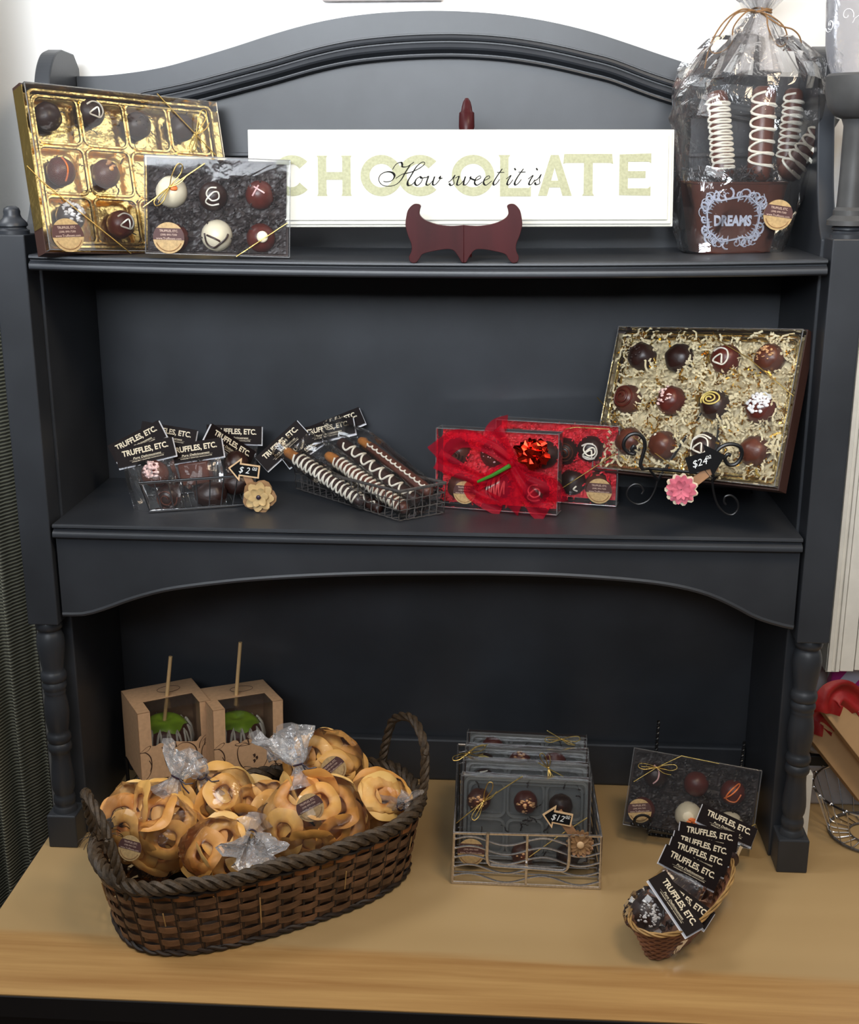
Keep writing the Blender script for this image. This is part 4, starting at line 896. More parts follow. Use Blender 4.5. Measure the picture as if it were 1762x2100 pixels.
for i, (lb, a, b, cx, cy, y, an, ti, ya) in enumerate([
    ('header-card bag with card tilted steeply at the left of the dark wire tray', (745, 1030, .105), (607, 938, .185), 578, 914, .195, 42, -.3, .1),
    ('header-card bag with the highest, grey-backed card in the dark wire tray', (856, 1030, .078), (697, 905, .200), 690, 872, .225, 22, -.5, .1),
    ('header-card bag with card lying flat over the rods of the dark wire tray', (884, 1012, .095), (745, 900, .2), 671, 884, .213, 16, -.6, -.1),
    ('header-card bag mostly hidden behind the steep card of the dark wire tray', (835, 1046, .066), (677, 933, .185), 628, 912, .205, 34, -.4, .2)]):
    t = header_bag(lb, face(cx, cy, y, an, ti, ya), 'pretzel bags in the dark wire tray', bag=False)
    p0, p1 = at(*a), at(*b); q0 = Vector(face(cx, cy, y).translation); pts = [p0+(p0-p1)*.06, p0, (p0+p1)/2, p1, q0*.6+p1*.4, q0]
    W_ = [v for v in spline(pts, 5)]; n = len(W_); rr = [(.0125 + .004*math.sin(math.pi*i/n)) * (1 if i > 1 else .7) * (1 if i < n-8 else 1+.10*(i-(n-8))) for i in range(n)]
    m = MB(); m.tube(W_, rr, 14, flat=.9); m.v = [tuple(Vector(v)+noisev(Vector(v), 70, i)*.0026) for v in m.v]
    Mi = t.matrix_world.inverted(); m.v = [tuple(Mi @ Vector(v)) for v in m.v]; m.build('film_sleeve', M_BAG, t, smooth=True, ang=12)
m = MB(); 
# ---- the two red boxes
MR1 = pose((.0988, .1004, .5030), -.2346, -.06, -.012); MR2 = pose((.1843, .1537, .5025), -.2128, -.02, 0)
q1 = loc2(MR1, 953, 1010); q2 = loc2(MR2, 1229, 1007)
six_box('red-filled box of truffles tied with a red tulle bow and foil rose', MR1, .1764, .1137, .032, M_SHREDR, 420, 31, stick=(q1[0], q1[1], .0165, -.001, 0), inner=None, group='red-filled truffle boxes', base=M_BOXBROWN)
L2 = lambda px, py: loc2(MR2, px, py, -.0017)
six_box('red-filled box of dark truffles standing behind the tulle-tied box', MR2, .1788, .1166, .030, M_SHREDR, 420, 33, stick=(q2[0], q2[1], .0185, -.001, 0), inner=None, group='red-filled truffle boxes', segs=[[L2(1262, 930), L2(1150, 1003)], [L2(1160, 880), L2(1180, 876), L2(1250, 880)]])
RT_ = [((938, 925), M_MILKCHOC, [('line', [spiral(2, .15, .6, cz=-.2)], M_DARKCHOC)], 'swirl-topped truffle at top left of the front red box'), ((1013, 930), M_REDCHOC, [('bits', (0, .1, .7, 20, .06), M_PINKICING)], 'reddish dusted truffle at top middle of the front red box'),
       ((945, 998), M_MILKCHOC, [], 'milk chocolate truffle behind the front red box sticker'), ((1021, 997), M_DARKCHOC, [('line', [[(-.75, -.6), (-.45, .5), (-.35, -.7), (-.1, .7), (0, -.7), (.25, .75), (.3, -.6), (.6, .5), (.6, -.4)]], M_ICING)], 'dark truffle with white zigzag lines in the front red box'),
       ((1100, 1006), M_REDCHOC, [('line', [CURL], M_PINKICING)], 'truffle with pink curl under the tulle in the front red box'), ((1118, 932), M_DARKCHOC, [], 'dark truffle behind the red foil rose')]
for i, (pp_, mt, tp_, lb) in enumerate(RT_): truffle(lb, placed(MR1, *pp_, .018), .0195, mt, tp_, 'truffles in the front red box', seed=i+1)
for i, (pp_, mt, tp_, lb) in enumerate([((1160, 925), M_DARKCHOC, [('line', [spiral(2.5, .15, .75)], M_MILKCHOC)], 'spiral-topped dark truffle at the rear red box top middle'), ((1212, 921), M_DARKCHOC, [('line', [LOOP, CURL], M_ICING)], 'dark truffle with white scribble at the rear red box top right'),
       ((1175, 988), M_DARKCHOC, [('line', [[(.4, -.1), (.2, -.35), (.45, -.5)]], M_ICING)], 'dark truffle with a short white mark in the rear red box'), ((1226, 995), M_MILKCHOC, [], 'truffle behind the round sticker of the rear red box'),
       ((1060, 905), M_MILKCHOC, [], 'truffle of the rear red box hidden behind the tulle bow')]): truffle(lb, placed(MR2, *pp_, .018), .0195, mt, tp_, 'truffles in the rear red box', seed=i)
# tulle bow, foil rose
TB = thing('tulle_bow', 'sheer red tulle ribbon bow wrapped round the front red box', 'ribbon', MR1)
T2 = lambda px, py, y=-.004: onbox(MR1, px, py, y)
def rib(m, L, w, seed, ruf=.3):
    P = spline(L, 8); n = len(P)-1
    def fn(u, v):
        i = min(int(v*n+.001), n); p = P[i]; t_ = (P[min(n, i+1)]-P[max(0, i-1)]).normalized(); s_ = Vector((t_.z, 0, -t_.x)); ww = w[0]+(w[1]-w[0])*v if isinstance(w, tuple) else w
        return p + s_*(u-.5)*ww + Vector((0, -.006*math.sin(u*9+v*5+seed)*ruf-.002*math.sin(v*6+seed), 0)) + noisev(p+s_*(u-.5)*ww, 40, seed)*.001
    m.grid(fn, 14, n)
cB = T2(1050, 950, -.008)
for i, (L, w_) in enumerate([([cB, T2(1000, 915, -.014), T2(940, 900, -.008), T2(893, 935, -.003)], (.014, .034)), ([cB, T2(1000, 985, -.012), T2(945, 965, -.008), T2(897, 940, -.004)], (.010, .030)),
        ([cB, T2(1085, 975, -.013), T2(1130, 1000, -.010), T2(1138, 1030, -.004)], (.012, .040)), ([cB, T2(1075, 1000, -.018), T2(1100, 1040, -.014), T2(1120, 1054, -.010)], (.014, .036)),
        ([cB, T2(1050, 1000, -.010), T2(1030, 1032, -.006)], (.020, .060)), ([cB, T2(1020, 900, -.010), T2(1010, 880, -.003), onbox(MR1, 1040, 876, .02)], (.016, .060)), ([cB, T2(1010, 975, -.010), T2(965, 1005, -.006), T2(1030, 1042, -.004)], (.012, .028))]):
    m = MB(); rib(m, L, w_, i*2+1); m.build('ribbon_tail' if i in (2, 3) else 'ribbon_band', M_TULLE, TB, smooth=True, ang=60)
m = MB(); m.ball(cB, (.006, .006, .007), 14, 10, .3, 4, 2); m.build('knot', M_TULLE, TB)
RS = thing('foil_rose', 'crinkled red foil rose with green stem tucked in the tulle bow', 'candy', MR1)
rc = T2(1093, 929, -.022); m = MB(); m.ball(rc, (.0215, .014, .0185), 22, 14, .55, 2.6, 6); m.v = [tuple(Vector(v)+noisev(Vector(v), 160, 3)*.0035) for v in m.v]; m.build('foil_bloom', M_FOILR, RS, smooth=False)
m = MB(); m.tube([T2(1046, 955, -.018), T2(1010, 975, -.016), T2(980, 988, -.010)], [.0032, .0026, .0022], 8); m.build('stem', M_GREEN, RS)
# ---- twelve-piece gold box on a scroll easel
MT = pose((.3463, .0600, .5682), -.7071, -.3726, -.0827); tw, th_ = .2839, .2074
TWB = thing('truffle_box', 'large box of twelve truffles on cream and gold shred at right of the lower shelf', 'truffle box', MT)
m = MB(); open_box(m, tw+.010, th_+.006, .012, .034, .002); m.v = [(x-.004, y, z-.003) for x, y, z in m.v]; m.build('base_board', M_BOXBROWN, TWB, smooth=False)
tray(TWB, tw-.006, th_-.006, .008, .031, 2, 1, M_GOLD, 'gold_tray').location = (0, 0, .003)
clear_lid(TWB, tw, th_, .022)
av = []
T12 = [(1317, 731), (1394, 735), (1489, 737), (1579, 736), (1288, 819), (1377, 822), (1467, 831), (1562, 838), (1291, 905), (1359, 914), (1448, 918), (1548, 926)]
for pp_ in T12: p = onbox(MT, *pp_, .016); av.append((p.x, p.z, .020))
shreds(TWB, tw, th_, .003, .020, 950, M_SHREDC, 41, L=.022, wd=.0030, avoid=av, bed=.0235)
shreds(TWB, tw, th_, .003, .020, 260, M_SHREDG, 42, L=.016, wd=.0026, name='gold_shred', avoid=av)
L2 = lambda px, py: loc2(MT, px, py, -.0017)
cord(TWB, MT, [[L2(1470, 696), L2(1536, 735), L2(1628, 812)], [L2(1225, 815), L2(1290, 890), L2(1420, 985)]])
DT = [(M_DARKCHOC, [('bits', (-.3, .1, .6, 30, .08), M_DARKCHOC)], 'top row first, dark with rough left side'), (M_DARKCHOC, [], 'top row second, plain round dark'), (M_REDCHOC, [('line', [LOOP], M_ICING)], 'top row third, red-brown with white loop'), (M_MILKCHOC, [('bits', (0, .1, .6, 26, .09), M_NUT)], 'top row last, milk chocolate with nut crumbs'),
      (M_MILKCHOC, [('line', [spiral(2.4, .15, .8)], M_REDCHOC)], 'middle row first, with tone-on-tone swirl'), (M_REDCHOC, [('bits', (-.2, .2, .7, 30, .10), M_MINT)], 'middle row second, with pink peppermint bits'), (M_DARKCHOC, [('line', [spiral(2.6, .1, .75, cz=.25, sq=.7)], M_YELLOW)], 'middle row third, with yellow spiral'), (M_REDCHOC, [('bits', (.05, .3, .75, 80, .12), M_COCO)], 'middle row last, with white coconut flakes'),
      (M_MILKCHOC, [], 'bottom row first, behind the left black scroll'), (M_MILKCHOC, [('dot', (-.3, .6, .12), M_ICING)], 'bottom row second, milk chocolate with tiny white speck'), (M_DARKCHOC, [('line', [LOOP, [(-.7, -.3), (-.6, .4), (0, .7), (.6, .5)]], M_ICING)], 'bottom row third, with white loops above the price arrow'), (M_MILKCHOC, [('bits', (-.6, -.4, .3, 5, .14), M_NUT)], 'bottom row last, plain milk chocolate')]
for i, (pp_, (mt, tp_, lb)) in enumerate(zip(T12, DT)): truffle('truffle in the twelve-piece box, '+lb, placed(MT, *pp_, .012), .0205, mt, tp_, 'truffles in the twelve-piece box', seed=i, amp=.09)
SE = thing('scroll_easel', 'black wire scroll easel holding the twelve-piece truffle box', 'easel', pose((.33, .05, Z2)))
so = Vector((.33, .05, Z2))
def spx(L, y): return [at(px, py, y(i) if callable(y) else y)-so for i, (px, py) in enumerate(L)]
hookL = [(1303, 921), (1300, 915), (1296, 923), (1302, 930), (1290, 929), (1280, 918), (1281, 904), (1292, 892), (1308, 890), (1320, 900), (1323, 916), (1318, 935), (1314, 952), (1318, 962)]
hookR = [(1499, 934), (1492, 932), (1487, 942), (1495, 953), (1510, 951), (1521, 936), (1519, 918), (1503, 911), (1484, 914), (1470, 926), (1463, 945), (1460, 965), (1463, 975)]
legL = [(1349, 985), (1342, 1008), (1330, 1026), (1310, 1034), (1294, 1028), (1286, 1015), (1290, 1001), (1301, 993), (1313, 995), (1320, 1005), (1316, 1013)]
legR = [(1461, 985), (1464, 1010), (1472, 1035), (1487, 1052), (1503, 1055), (1514, 1043), (1512, 1027), (1500, 1016), (1488, 1018), (1485, 1028), (1489, 1035)]
YF = lambda p: p
def eas(name, L, y0, r):
    m = MB(); m.tube(spline(spx(L, y0), 6), r, 8); m.build(name, M_BWIRE, SE)
eas('left_hook', hookL, .045, .0026); eas('right_hook', hookR, -.012, .0026)
eas('left_foot_scroll', legL, .085, .0016); eas('right_foot_scroll', legR, .02, .0016)
m = MB(); a0, a1 = at(1318, 962, .045)-so, at(1463, 975, -.012)-so
m.tube([a0, a0+Vector((.012, .028, -.006)), a1+Vector((.012, .028, -.006)), a1], .0022, 8); 
fl, fr_ = at(1349, 985, .085)-so, at(1461, 985, .02)-so
m.tube([a0+Vector((.012, .028, -.006)), fl], .002, 6); m.tube([a1+Vector((.012, .028, -.006)), fr_], .002, 6); m.build('ledge', M_BWIRE, SE)
m = MB(); tpb = (fl+fr_)/2+Vector((.055, .06, .13)); m.tube([fl, tpb, fr_], .002, 6); m.tube([tpb, Vector((.15, .17, .003))], .002, 6); m.build('back_frame', M_BWIRE, SE)
M2 = face(1448, 945, -.028, 20, -.1, -.2)
t, f = arrow_tag('chalkboard price arrow pointing right reading $24.00 above a pink flower', M2, .0445, .034, ('$24', '00', .42), False, [(M_CREAMP, .0215, 11, .30, .001, False), (M_PINKP, .0195, 12, .26, -.002, False), (M_PINKP, .0130, 10, .28, -.0045, True)], (-.0400, -.0270, .02), ((.010, -.010), (-.024, -.024), .012))
#==PART5==
# ================================================================ on the table: the long wicker basket
BC, BA, BLn, BWd, BH = Vector((-.212, -.083, 0)), .576, .222, .118, .108
BKM = pose(BC, BA)
BK = thing('wicker_basket', 'long dark brown wicker basket with two rope handles full of dried apple bags', 'basket', BKM)
def bp(a, z, off=0.0, sc=1.0):
    f = .93+.09*min(1.15, z/BH); e = 2/2.7; c, s = math.cos(a), math.sin(a)
    return Vector((math.copysign(abs(c)**e, c)*(BLn*f*sc+off), math.copysign(abs(s)**e, s)*(BWd*f*sc+off), z))
NS = 42
_N = 720; _pp = [bp(2*math.pi*i/_N, 0) for i in range(_N+1)]; _cl = [0]
for a, b in zip(_pp, _pp[1:]): _cl.append(_cl[-1]+(b-a).length)
def ang_at(f):
    f = (f % 1.0)*_cl[-1]; lo, hi = 0, _N
    while hi-lo > 1:
        mid = (lo+hi)//2
        if _cl[mid] <= f: lo = mid
        else: hi = mid
    t = (f-_cl[lo])/max(1e-9, _cl[hi]-_cl[lo]); return 2*math.pi*(lo+t)/_N
m = MB(); mo = MB(); rows = 9; SN = NS*5
for r in range(rows):
    z = .012+.0098*r; hh_ = .0043; tgt = mo if r == rows-1 else m; vs = []
    for k in range(SN):
        a = ang_at(k/SN); off = .0026*math.cos(math.pi*(k/5+r)); jz = .0006*math.sin(k*.37+r*2)
        for dz, do in ((-hh_, .0), (-hh_, .0014), (hh_, .0014), (hh_, 0)): vs.append(bp(a, z+dz+jz, off+do))
    fs = []
    for k in range(SN):
        k2 = (k+1) % SN
        for j in range(4): fs.append((k*4+j, k2*4+j, k2*4+(j+1) % 4, k*4+(j+1) % 4))
    tgt.add(vs, fs)
m.build('woven_wall', M_WICK, BK, smooth=True, ang=35); mo.build('orange_weaver', M_OWICK, BK, smooth=True, ang=35)
m = MB()
for k in range(NS):
    a = ang_at((k+.5)/NS); 
    for e in (-.0022, .0022): m.tube([bp(a+e/.2, z, .0005) for z in (.004, .035, .07, .104)], .0017, 5)
m.build('stakes', M_WICKD, BK)
m = MB()
for k in range(9):
    a = ang_at(.06+k*.107); m.tube([bp(a, z, .0042) for z in (.03+.012*(k % 3), .05, .07)], .0009, 5)
m.build('pale_splints', M_LWICK, BK)
def rope(m, P, R, r, strands=3, turns=30, closed=True, n=6):
    N_ = len(P)
    for s_ in range(strands):
        L = []
        for i in range(N_):
            t = (P[(i+1) % N_]-P[i-1]) if closed or 0 < i < N_-1 else (P[min(N_-1, i+1)]-P[max(0, i-1)])
            t = t.normalized(); u = t.orthogonal().normalized() if abs(t.z) > .95 else Vector((0, 0, 1)).cross(t).normalized(); w_ = t.cross(u); ph = 2*math.pi*(turns*i/N_ + s_/strands)
            L.append(P[i] + (u*math.cos(ph)+w_*math.sin(ph))*R)
        m.tube(L, r, n, closed=closed)
RN = 420
m = MB(); rope(m, [bp(ang_at(k/RN), BH+.002*math.sin(k*.15), .001) for k in range(RN)], .0055, .0048, 3, 24); m.build('rope_rim', M_ROPE, BK)
m = MB(); rope(m, [bp(ang_at(k/RN), .0052, .002) for k in range(RN)], .0022, .0026, 2, 30)
rope(m, [bp(ang_at(k/RN), BH-.012, .0015) for k in range(RN)], .0020, .0022, 2, 24); m.build('twined_border', M_WICKD, BK)
m = MB(); m.add([bp(ang_at(k/80), .004) for k in range(80)], [tuple(range(80))]); m.build('base', M_WICKD, BK, smooth=False)
for sg in (1, -1):
    H = spline([bp(math.pi*(0 if sg > 0 else 1)+da, z, o) for da, z, o in ((-.42, .085, .0), (-.40, .118, .002), (-.36, .150, .004), (-.25, .186, .004), (0, .204, .004), (.25, .186, .004), (.36, .150, .004), (.40, .118, .002), (.42, .085, .0))], 8)
    m = MB(); rope(m, H, .0036, .0036, 3, 7, closed=False); m.build('rope_handle', M_ROPE, BK)
# wispy straw at the back rim
q = random.Random(4); m = MB()
for i in range(60):
    a = ang_at(q.uniform(.08, .47)); p = bp(a, BH+.004, -.004); d = Vector((q.gauss(0, 1), q.gauss(0, .5), abs(q.gauss(.2, .5)))).normalized(); m.tube(spline([p, p+d*.015, p+d*.028+Vector((0, 0, -.006)), p+d*.034+Vector((0, 0, -.014))], 4), .0005, 4)
m.build('loose_straw', M_WICKD, BK)
# ---- dried apple rings in bags
RINGM = []
for s_ in range(7):
    m = MB(); q = random.Random(s_+60); ro, ri = q.uniform(.029, .0375), q.uniform(.0105, .0155); k1, k2, ph = q.choice((2, 3)), q.choice((3, 4, 5)), q.uniform(0, 6); am = q.uniform(.0015, .0042)
    def rg(u, v, ro=ro, ri=ri, k1=k1, k2=k2, ph=ph, am=am, s_=s_):
        a = 2*math.pi*u; b = 2*math.pi*v; mid = (ro+ri)/2; hw = (ro-ri)/2
        rr = mid+hw*math.cos(b); rr *= 1+.035*math.sin(k2*a+ph)+.010*math.sin(9*a+ph*2)*max(0, math.cos(b)); y = .0014*math.copysign(abs(math.sin(b))**.5, math.sin(b)) + am*math.sin(k1*a+ph)*(rr/ro)**1.5 + .0005*math.sin(7*a+s_)+.0016*(math.cos(b) > .75)
        return Vector((rr*math.cos(a), y, rr*math.sin(a)))
    m.grid(rg, 44, 10); o = m.build('apple_ring', [M_RING, M_RINGD, M_RINGP][s_ % 3], ang=180); RINGM.append(o.data); bpy.data.objects.remove(o)
def rings(c, R, n, lab, grp, seed, tilt=-.45, yaw=0.0):
    q = random.Random(seed)
    for i in range(n):
        f = i/(n-1); yy = (-.80+1.6*f)*R[1]; sp_ = math.sqrt(max(.05, 1-(1.55*(f-.5))**2))
        o = bpy.data.objects.new('dried_apple_ring', RINGM[q.randrange(len(RINGM))]); COL.objects.link(o)
        lx = max(.006, R[0]*1.12-.032)*sp_; lz = max(.006, R[2]*1.12-.032)*sp_; a = 2.4*i+seed
        off = Vector((math.cos(a)*lx, 0, math.sin(a)*lz)); base = Matrix.Translation(c) @ Matrix.Rotation(yaw, 4, 'Z') @ Matrix.Rotation(tilt, 4, 'X')
        k = 1 if f < .5 else .3
        o.matrix_world = base @ Matrix.Translation((off.x, yy, off.z)) @ Matrix.Rotation(off.x*15*k+q.gauss(0, .10 if i % 3 else .5), 4, 'Z') @ Matrix.Rotation(-off.z*15*k+q.gauss(0, .10 if i % 3 else .5), 4, 'X') @ Matrix.Rotation(q.uniform(0, 6.28), 4, 'Y')
        tag(o, lab, 'dried apple ring', grp)
def apple_bag(label, c, R, n, neck, tip, seed, rlab, stick=None, tilt=-.45, yaw=0, tuft=.03):
    """neck, tip: world points of the tie and the top of the gathered film"""
    t = thing('apple_bag', label, 'bag', Matrix.Translation(c), 'bags of dried apple rings in the wicker basket'); inv = Matrix.Translation(-c)
    axis = (neck-c); L = axis.length; z = axis.normalized(); x = (Vector((1, 0, 0))-z*z.x).normalized(); y = z.cross(x)
    B = Matrix(((x.x, y.x, z.x, 0), (x.y, y.y, z.y, 0), (x.z, y.z, z.z, 0), (0, 0, 0, 1)))
    m = MB(); nu, nv = 30, 20
    def fb(u, v):
        a = 2*math.pi*u; th = math.pi*(1-v); d = Vector((math.sin(th)*math.cos(a), math.sin(th)*math.sin(a), math.cos(th)))
        rad = 1.13/math.sqrt((d.x/R[0])**2+(d.y/R[1])**2+(d.z/R[2])**2); p = d*rad
        if v > .62:
            f = (v-.62)/.38; f = f*f*(3-2*f); w_ = .0065*(1+.35*math.sin(a*7+seed)); q_ = Vector((w_*math.cos(a), w_*math.sin(a), R[2]*.4+(L-R[2]*.4)*((v-.62)/.38))); p = p*(1-f)+q_*f
        pl = 1+.10*math.sin(a*8+seed)*max(0, v-.5)*2
        p = Vector((p.x*pl, p.y*pl, p.z)); return (B @ p) + noisev(p, 34, seed)*.008 + noisev(p, 85, seed+4)*.0035
    m.grid(fb, nu, nv, closeu=True); m.build('film', M_CELLOB, t, smooth=True, ang=12)
    T_ = B.inverted() @ (tip-c); zt = L; d = Vector((T_.x, T_.y, T_.z-zt)); m = MB()
    def tf(u, v):
        a = 2*math.pi*u; w_ = (.0062+(tuft*.62)*v**.8)*(1+.35*math.sin(a*5+seed+v*2)); p = Vector((w_*math.cos(a), w_*.55*math.sin(a), zt))+d*v+Vector((0, 0, -.006*v*math.cos(a*3)))
        return (B @ p)+noisev(p, 90, seed)*.006*v+noisev(p, 40, seed+1)*.006*v
    m.grid(tf, 30, 9, closeu=True)
    def tg(u, v):
        a = 2*math.pi*u; w_ = .0055+.018*(1-v)**1.5; p = Vector((w_*math.cos(a)*(1+.3*math.sin(8*a)), w_*math.sin(a), zt-.030*(1-v))); return (B @ p)
    m.grid(tg, 30, 5, closeu=True); m.build('gathered_top', M_CELLO2, t, smooth=True, ang=18)
    m = MB(); m.tube([B @ Vector((.0070*math.cos(a), .0070*math.sin(a), zt)) for a in [i*.45 for i in range(14)]], .0013, 5, closed=True)
    e0 = B @ Vector((.006, -.004, zt)); m.tube([e0, e0+Vector((.010, -.006, -.004)), e0+Vector((.021, -.008, -.001))], .0011, 5); m.tube([e0, e0+Vector((.006, -.005, -.009)), e0+Vector((.014, -.006, -.018))], .0011, 5)
    m.build('twist_tie', M_BUTTON, t)
    if stick:
        p, rr, rot, rx_, rz_ = stick; sticker(t, 0, 0, rr, 0, rot, inv @ pose(p, rz_, rx_))
    rings(c, R, n, rlab, rlab.replace('dried apple ring', 'dried apple rings'), seed, tilt, yaw)
V_ = lambda px, py, z: atz(px, py, z)
c1 = V_(312, 1694, .100); apple_bag('bag of dried apple rings at the left end of the wicker basket by its handle', c1, (.066, .046, .064), 19, V_(362, 1594, .160), V_(376, 1540, .185), 1, 'dried apple ring inside the cellophane bag at the left end of the wicker basket', (V_(283, 1716, .108)+Vector((.004, -.048, .012)), .0165, -6, -.35, -.2), tuft=.036)
c2 = V_(452, 1652, .100); apple_bag('bag of dried apple rings seen edge-on behind the left front bags', c2, (.050, .042, .060), 15, V_(415, 1592, .150), V_(400, 1572, .165), 2, 'dried apple ring inside the bag standing behind the left front bags', None, -.35, .75, tuft=.02)
c3 = V_(462, 1752, .082); apple_bag('low bag of dried apple rings at the front middle of the wicker basket', c3, (.060, .038, .050), 14, V_(545, 1742, .100), V_(548, 1728, .11), 3, 'dried apple ring inside the low bag at the front middle of the wicker basket', None, -.55, tuft=.022)
c4 = V_(535, 1668, .088); apple_bag('bag with cloudy gathered film facing forward in the middle of the wicker basket', c4, (.050, .040, .046), 12, V_(525, 1688, .120)+Vector((0, -.03, 0)), V_(535, 1722, .115)+Vector((0, -.035, 0)), 4, 'dried apple ring inside the bag with cloudy gathered film', None, -.5, tuft=.05)
c5 = V_(640, 1684, .112); apple_bag('large bag of dried apple rings with round sticker right of the basket middle', c5, (.068, .050, .068), 20, V_(612, 1568, .182), V_(572, 1500, .215), 5, 'dried apple ring inside the large bag with round sticker', (V_(646, 1632, .130)+Vector((.006, -.078, .026)), .0185, 28, -.38, .05), tuft=.05)
c6 = V_(662, 1572, .125); apple_bag('bag of dried apple rings standing at the back behind the large bag', c6, (.060, .038, .050), 14, V_(585, 1545, .150), V_(562, 1530, .155), 6, 'dried apple ring inside the bag standing at the back', (V_(690, 1562, .135)+Vector((.004, -.056, .018)), .0180, 38, -.35, .15), tuft=.03)
c7 = V_(772, 1648, .098); apple_bag('small bag of dried apple rings at the right end below the basket handle', c7, (.050, .038, .046), 12, V_(822, 1652, .112), V_(848, 1640, .118), 7, 'dried apple ring inside the small bag at the right end', None, -.6, tuft=.026)
# ================================================================ caramel-apple boxes on a black wire riser
RI = thing('display_riser', 'black wire riser under the two kraft apple boxes behind the basket', 'stand', pose((-.36, .165, 0)))
r0 = Vector((-.36, .165, 0)); m = MB()
RC = [Vector((-.430, .080, .0695)), Vector((-.235, .170, .0695)), Vector((-.262, .238, .0695)), Vector((-.478, .152, .0695))]
m.tube([v-r0 for v in RC], .003, 8, closed=True)
for k in range(1, 12): f = k/12; m.tube([RC[0]+(RC[1]-RC[0])*f-r0, RC[3]+(RC[2]-RC[3])*f-r0], .0018, 6)
m.build('top_grid', M_BWIRE, RI)
for v in RC: m = MB(); m.tube([v-r0, Vector((v.x, v.y, .001))-r0], .003, 8); m.build('leg', M_BWIRE, RI)
q = random.Random(3); m = MB()
for i in range(40):
    p = Vector((q.uniform(-.470, -.415), q.uniform(.075, .13), .0)); m.tube(spline([p, p+Vector((q.uniform(-.006, .012), q.uniform(-.01, .01), .03)), p+Vector((q.uniform(0, .03), q.uniform(-.01, .01), .062))], 4), .0007, 4)
m.v = [tuple(Vector(v)-r0) for v in m.v]; m.build('black_raffia', M_BWIRE, RI)
def apple_box(label, M, w, hh, d, alab, st0, st1, seed):
    t = thing('apple_box', label, 'box', M, 'kraft candy-apple boxes'); th = .0008; zc = hh; lx, rx_ = -w/2+.17*w, w/2-.15*w; zt = hh*1.0; td = d*.42
    MB().box(-w/2, -w/2+th, 0, d, 0, hh).build('left_panel', M_KBOX, t, smooth=False); MB().box(w/2-th, w/2, 0, d, 0, hh).build('right_panel', M_KBOX, t, smooth=False)
    MB().box(-w/2, w/2, d-th, d, 0, hh).build('back_panel', M_KBOX, t, smooth=False); MB().box(-w/2, w/2, 0, d, 0, th).build('bottom_panel', M_KBOX, t, smooth=False)
    m = MB(); P = [(-w/2, 0), (w/2, 0), (w/2, hh), (rx_, hh)]
    sc_ = [(rx_, .58*hh)] + sp2([(rx_, .50*hh), (rx_-.03*w, .485*hh), (rx_-.055*w, .45*hh), (rx_-.09*w, .44*hh), (.08*w, .475*hh), (-.02*w, .50*hh), (-.10*w, .475*hh), (-.135*w, .46*hh), (-.16*w, .50*hh), (-.22*w, .515*hh), (-.28*w, .49*hh), (lx, .50*hh)], 4) + [(lx, hh), (-w/2, hh)]
    P = [(-w/2, 0), (w/2, 0)]; top_ = [(w/2, hh), (rx_, hh)] + sc_
    # strips so no concave face is needed
    cols_ = [p for p in sc_[1:-2]]
    m.prism([(-w/2, 0), (lx, 0), (lx, hh), (-w/2, hh)], 0, th); m.prism([(rx_, 0), (w/2, 0), (w/2, hh), (rx_, hh)], 0, th)
    for a, b in zip(cols_, cols_[1:]): m.prism([(b[0], 0), (a[0], 0), a, b], 0, th)
    m.build('front_panel', M_KBOX, t, smooth=False)
    m = MB(); m.box(-w/2, w/2, td, d, hh-th, hh).box(-w/2, lx, 0, td, hh-th, hh).box(rx_, w/2, 0, td, hh-th, hh); m.build('top_panel', M_KBOX, t, smooth=False)
    m = MB(); m.add([(lx, .0012, .42*hh), (rx_, .0012, .42*hh), (rx_, .0012, hh-.001), (lx, .0012, hh-.001), (rx_, td, hh-.001), (lx, td, hh-.001)], [(0, 1, 2, 3), (3, 2, 4, 5)]); m.build('clear_window', M_ACRYL, t, smooth=False)
    m = MB(); lw = .0011; U = lambda u, v: ((u-.5)*w, v*hh)
    def pn(L, w_=1.0): m.pen(sp2([U(*p) for p in L], 6), -.0004, lw*.5*w_, lw*1.5*w_, math.radians(-60))
    pn([(.50, .42), (.44, .45), (.36, .42), (.33, .33), (.35, .20), (.40, .10), (.46, .03)]); pn([(.50, .42), (.58, .46), (.68, .44), (.76, .36), (.78, .24), (.74, .12), (.68, .03)])
    pn([(.50, .42), (.47, .50), (.45, .53), (.48, .52), (.50, .42)]); pn([(.50, .43), (.42, .47), (.30, .455), (.36, .425), (.50, .42)], .8)
    pn([(.0, .43), (.08, .42), (.14, .34), (.15, .22), (.12, .10), (.06, .03)]); pn([(.0, .43), (.10, .50), (.15, .50), (.10, .44), (.02, .43)], .8); pn([(.12, .30), (.145, .22), (.12, .14)], .7)
    pn([(1.0, .52), (.90, .50), (.83, .42), (.81, .33)]); pn([(1.0, .40), (.92, .40), (.86, .34), (.84, .22), (.88, .08), (.94, .02)]); pn([(.86, .42), (.92, .47), (.99, .48)], .7); pn([(.88, .36), (.90, .46), (.89, .36)], .6)
    for u, v in ((.565, .24), (.60, .20), (.565, .16)): pn([(u, v+.03), (u+.010, v), (u, v-.02)], 2.4)
    m.build('printed_apples', M_KINK, t, smooth=False)
    m = MB(); m.tube([Vector((w*.1+.018*math.cos(a), d*.72+.012*math.sin(a), hh+.0003)) for a in [2*math.pi*i/24 for i in range(24)]], .0004, 4, closed=True); m.build('printed_ring', M_KINK, t)
    # the apple: a thing of its own inside the box
    Ac = M @ Vector((-.004, d*.50, .045)); A = thing('candy_apple', alab, 'candy apple', Matrix.Translation(Ac) @ Matrix.Rotation(.35, 4, 'Z'), 'chocolate-dipped green apples'); R = .0385
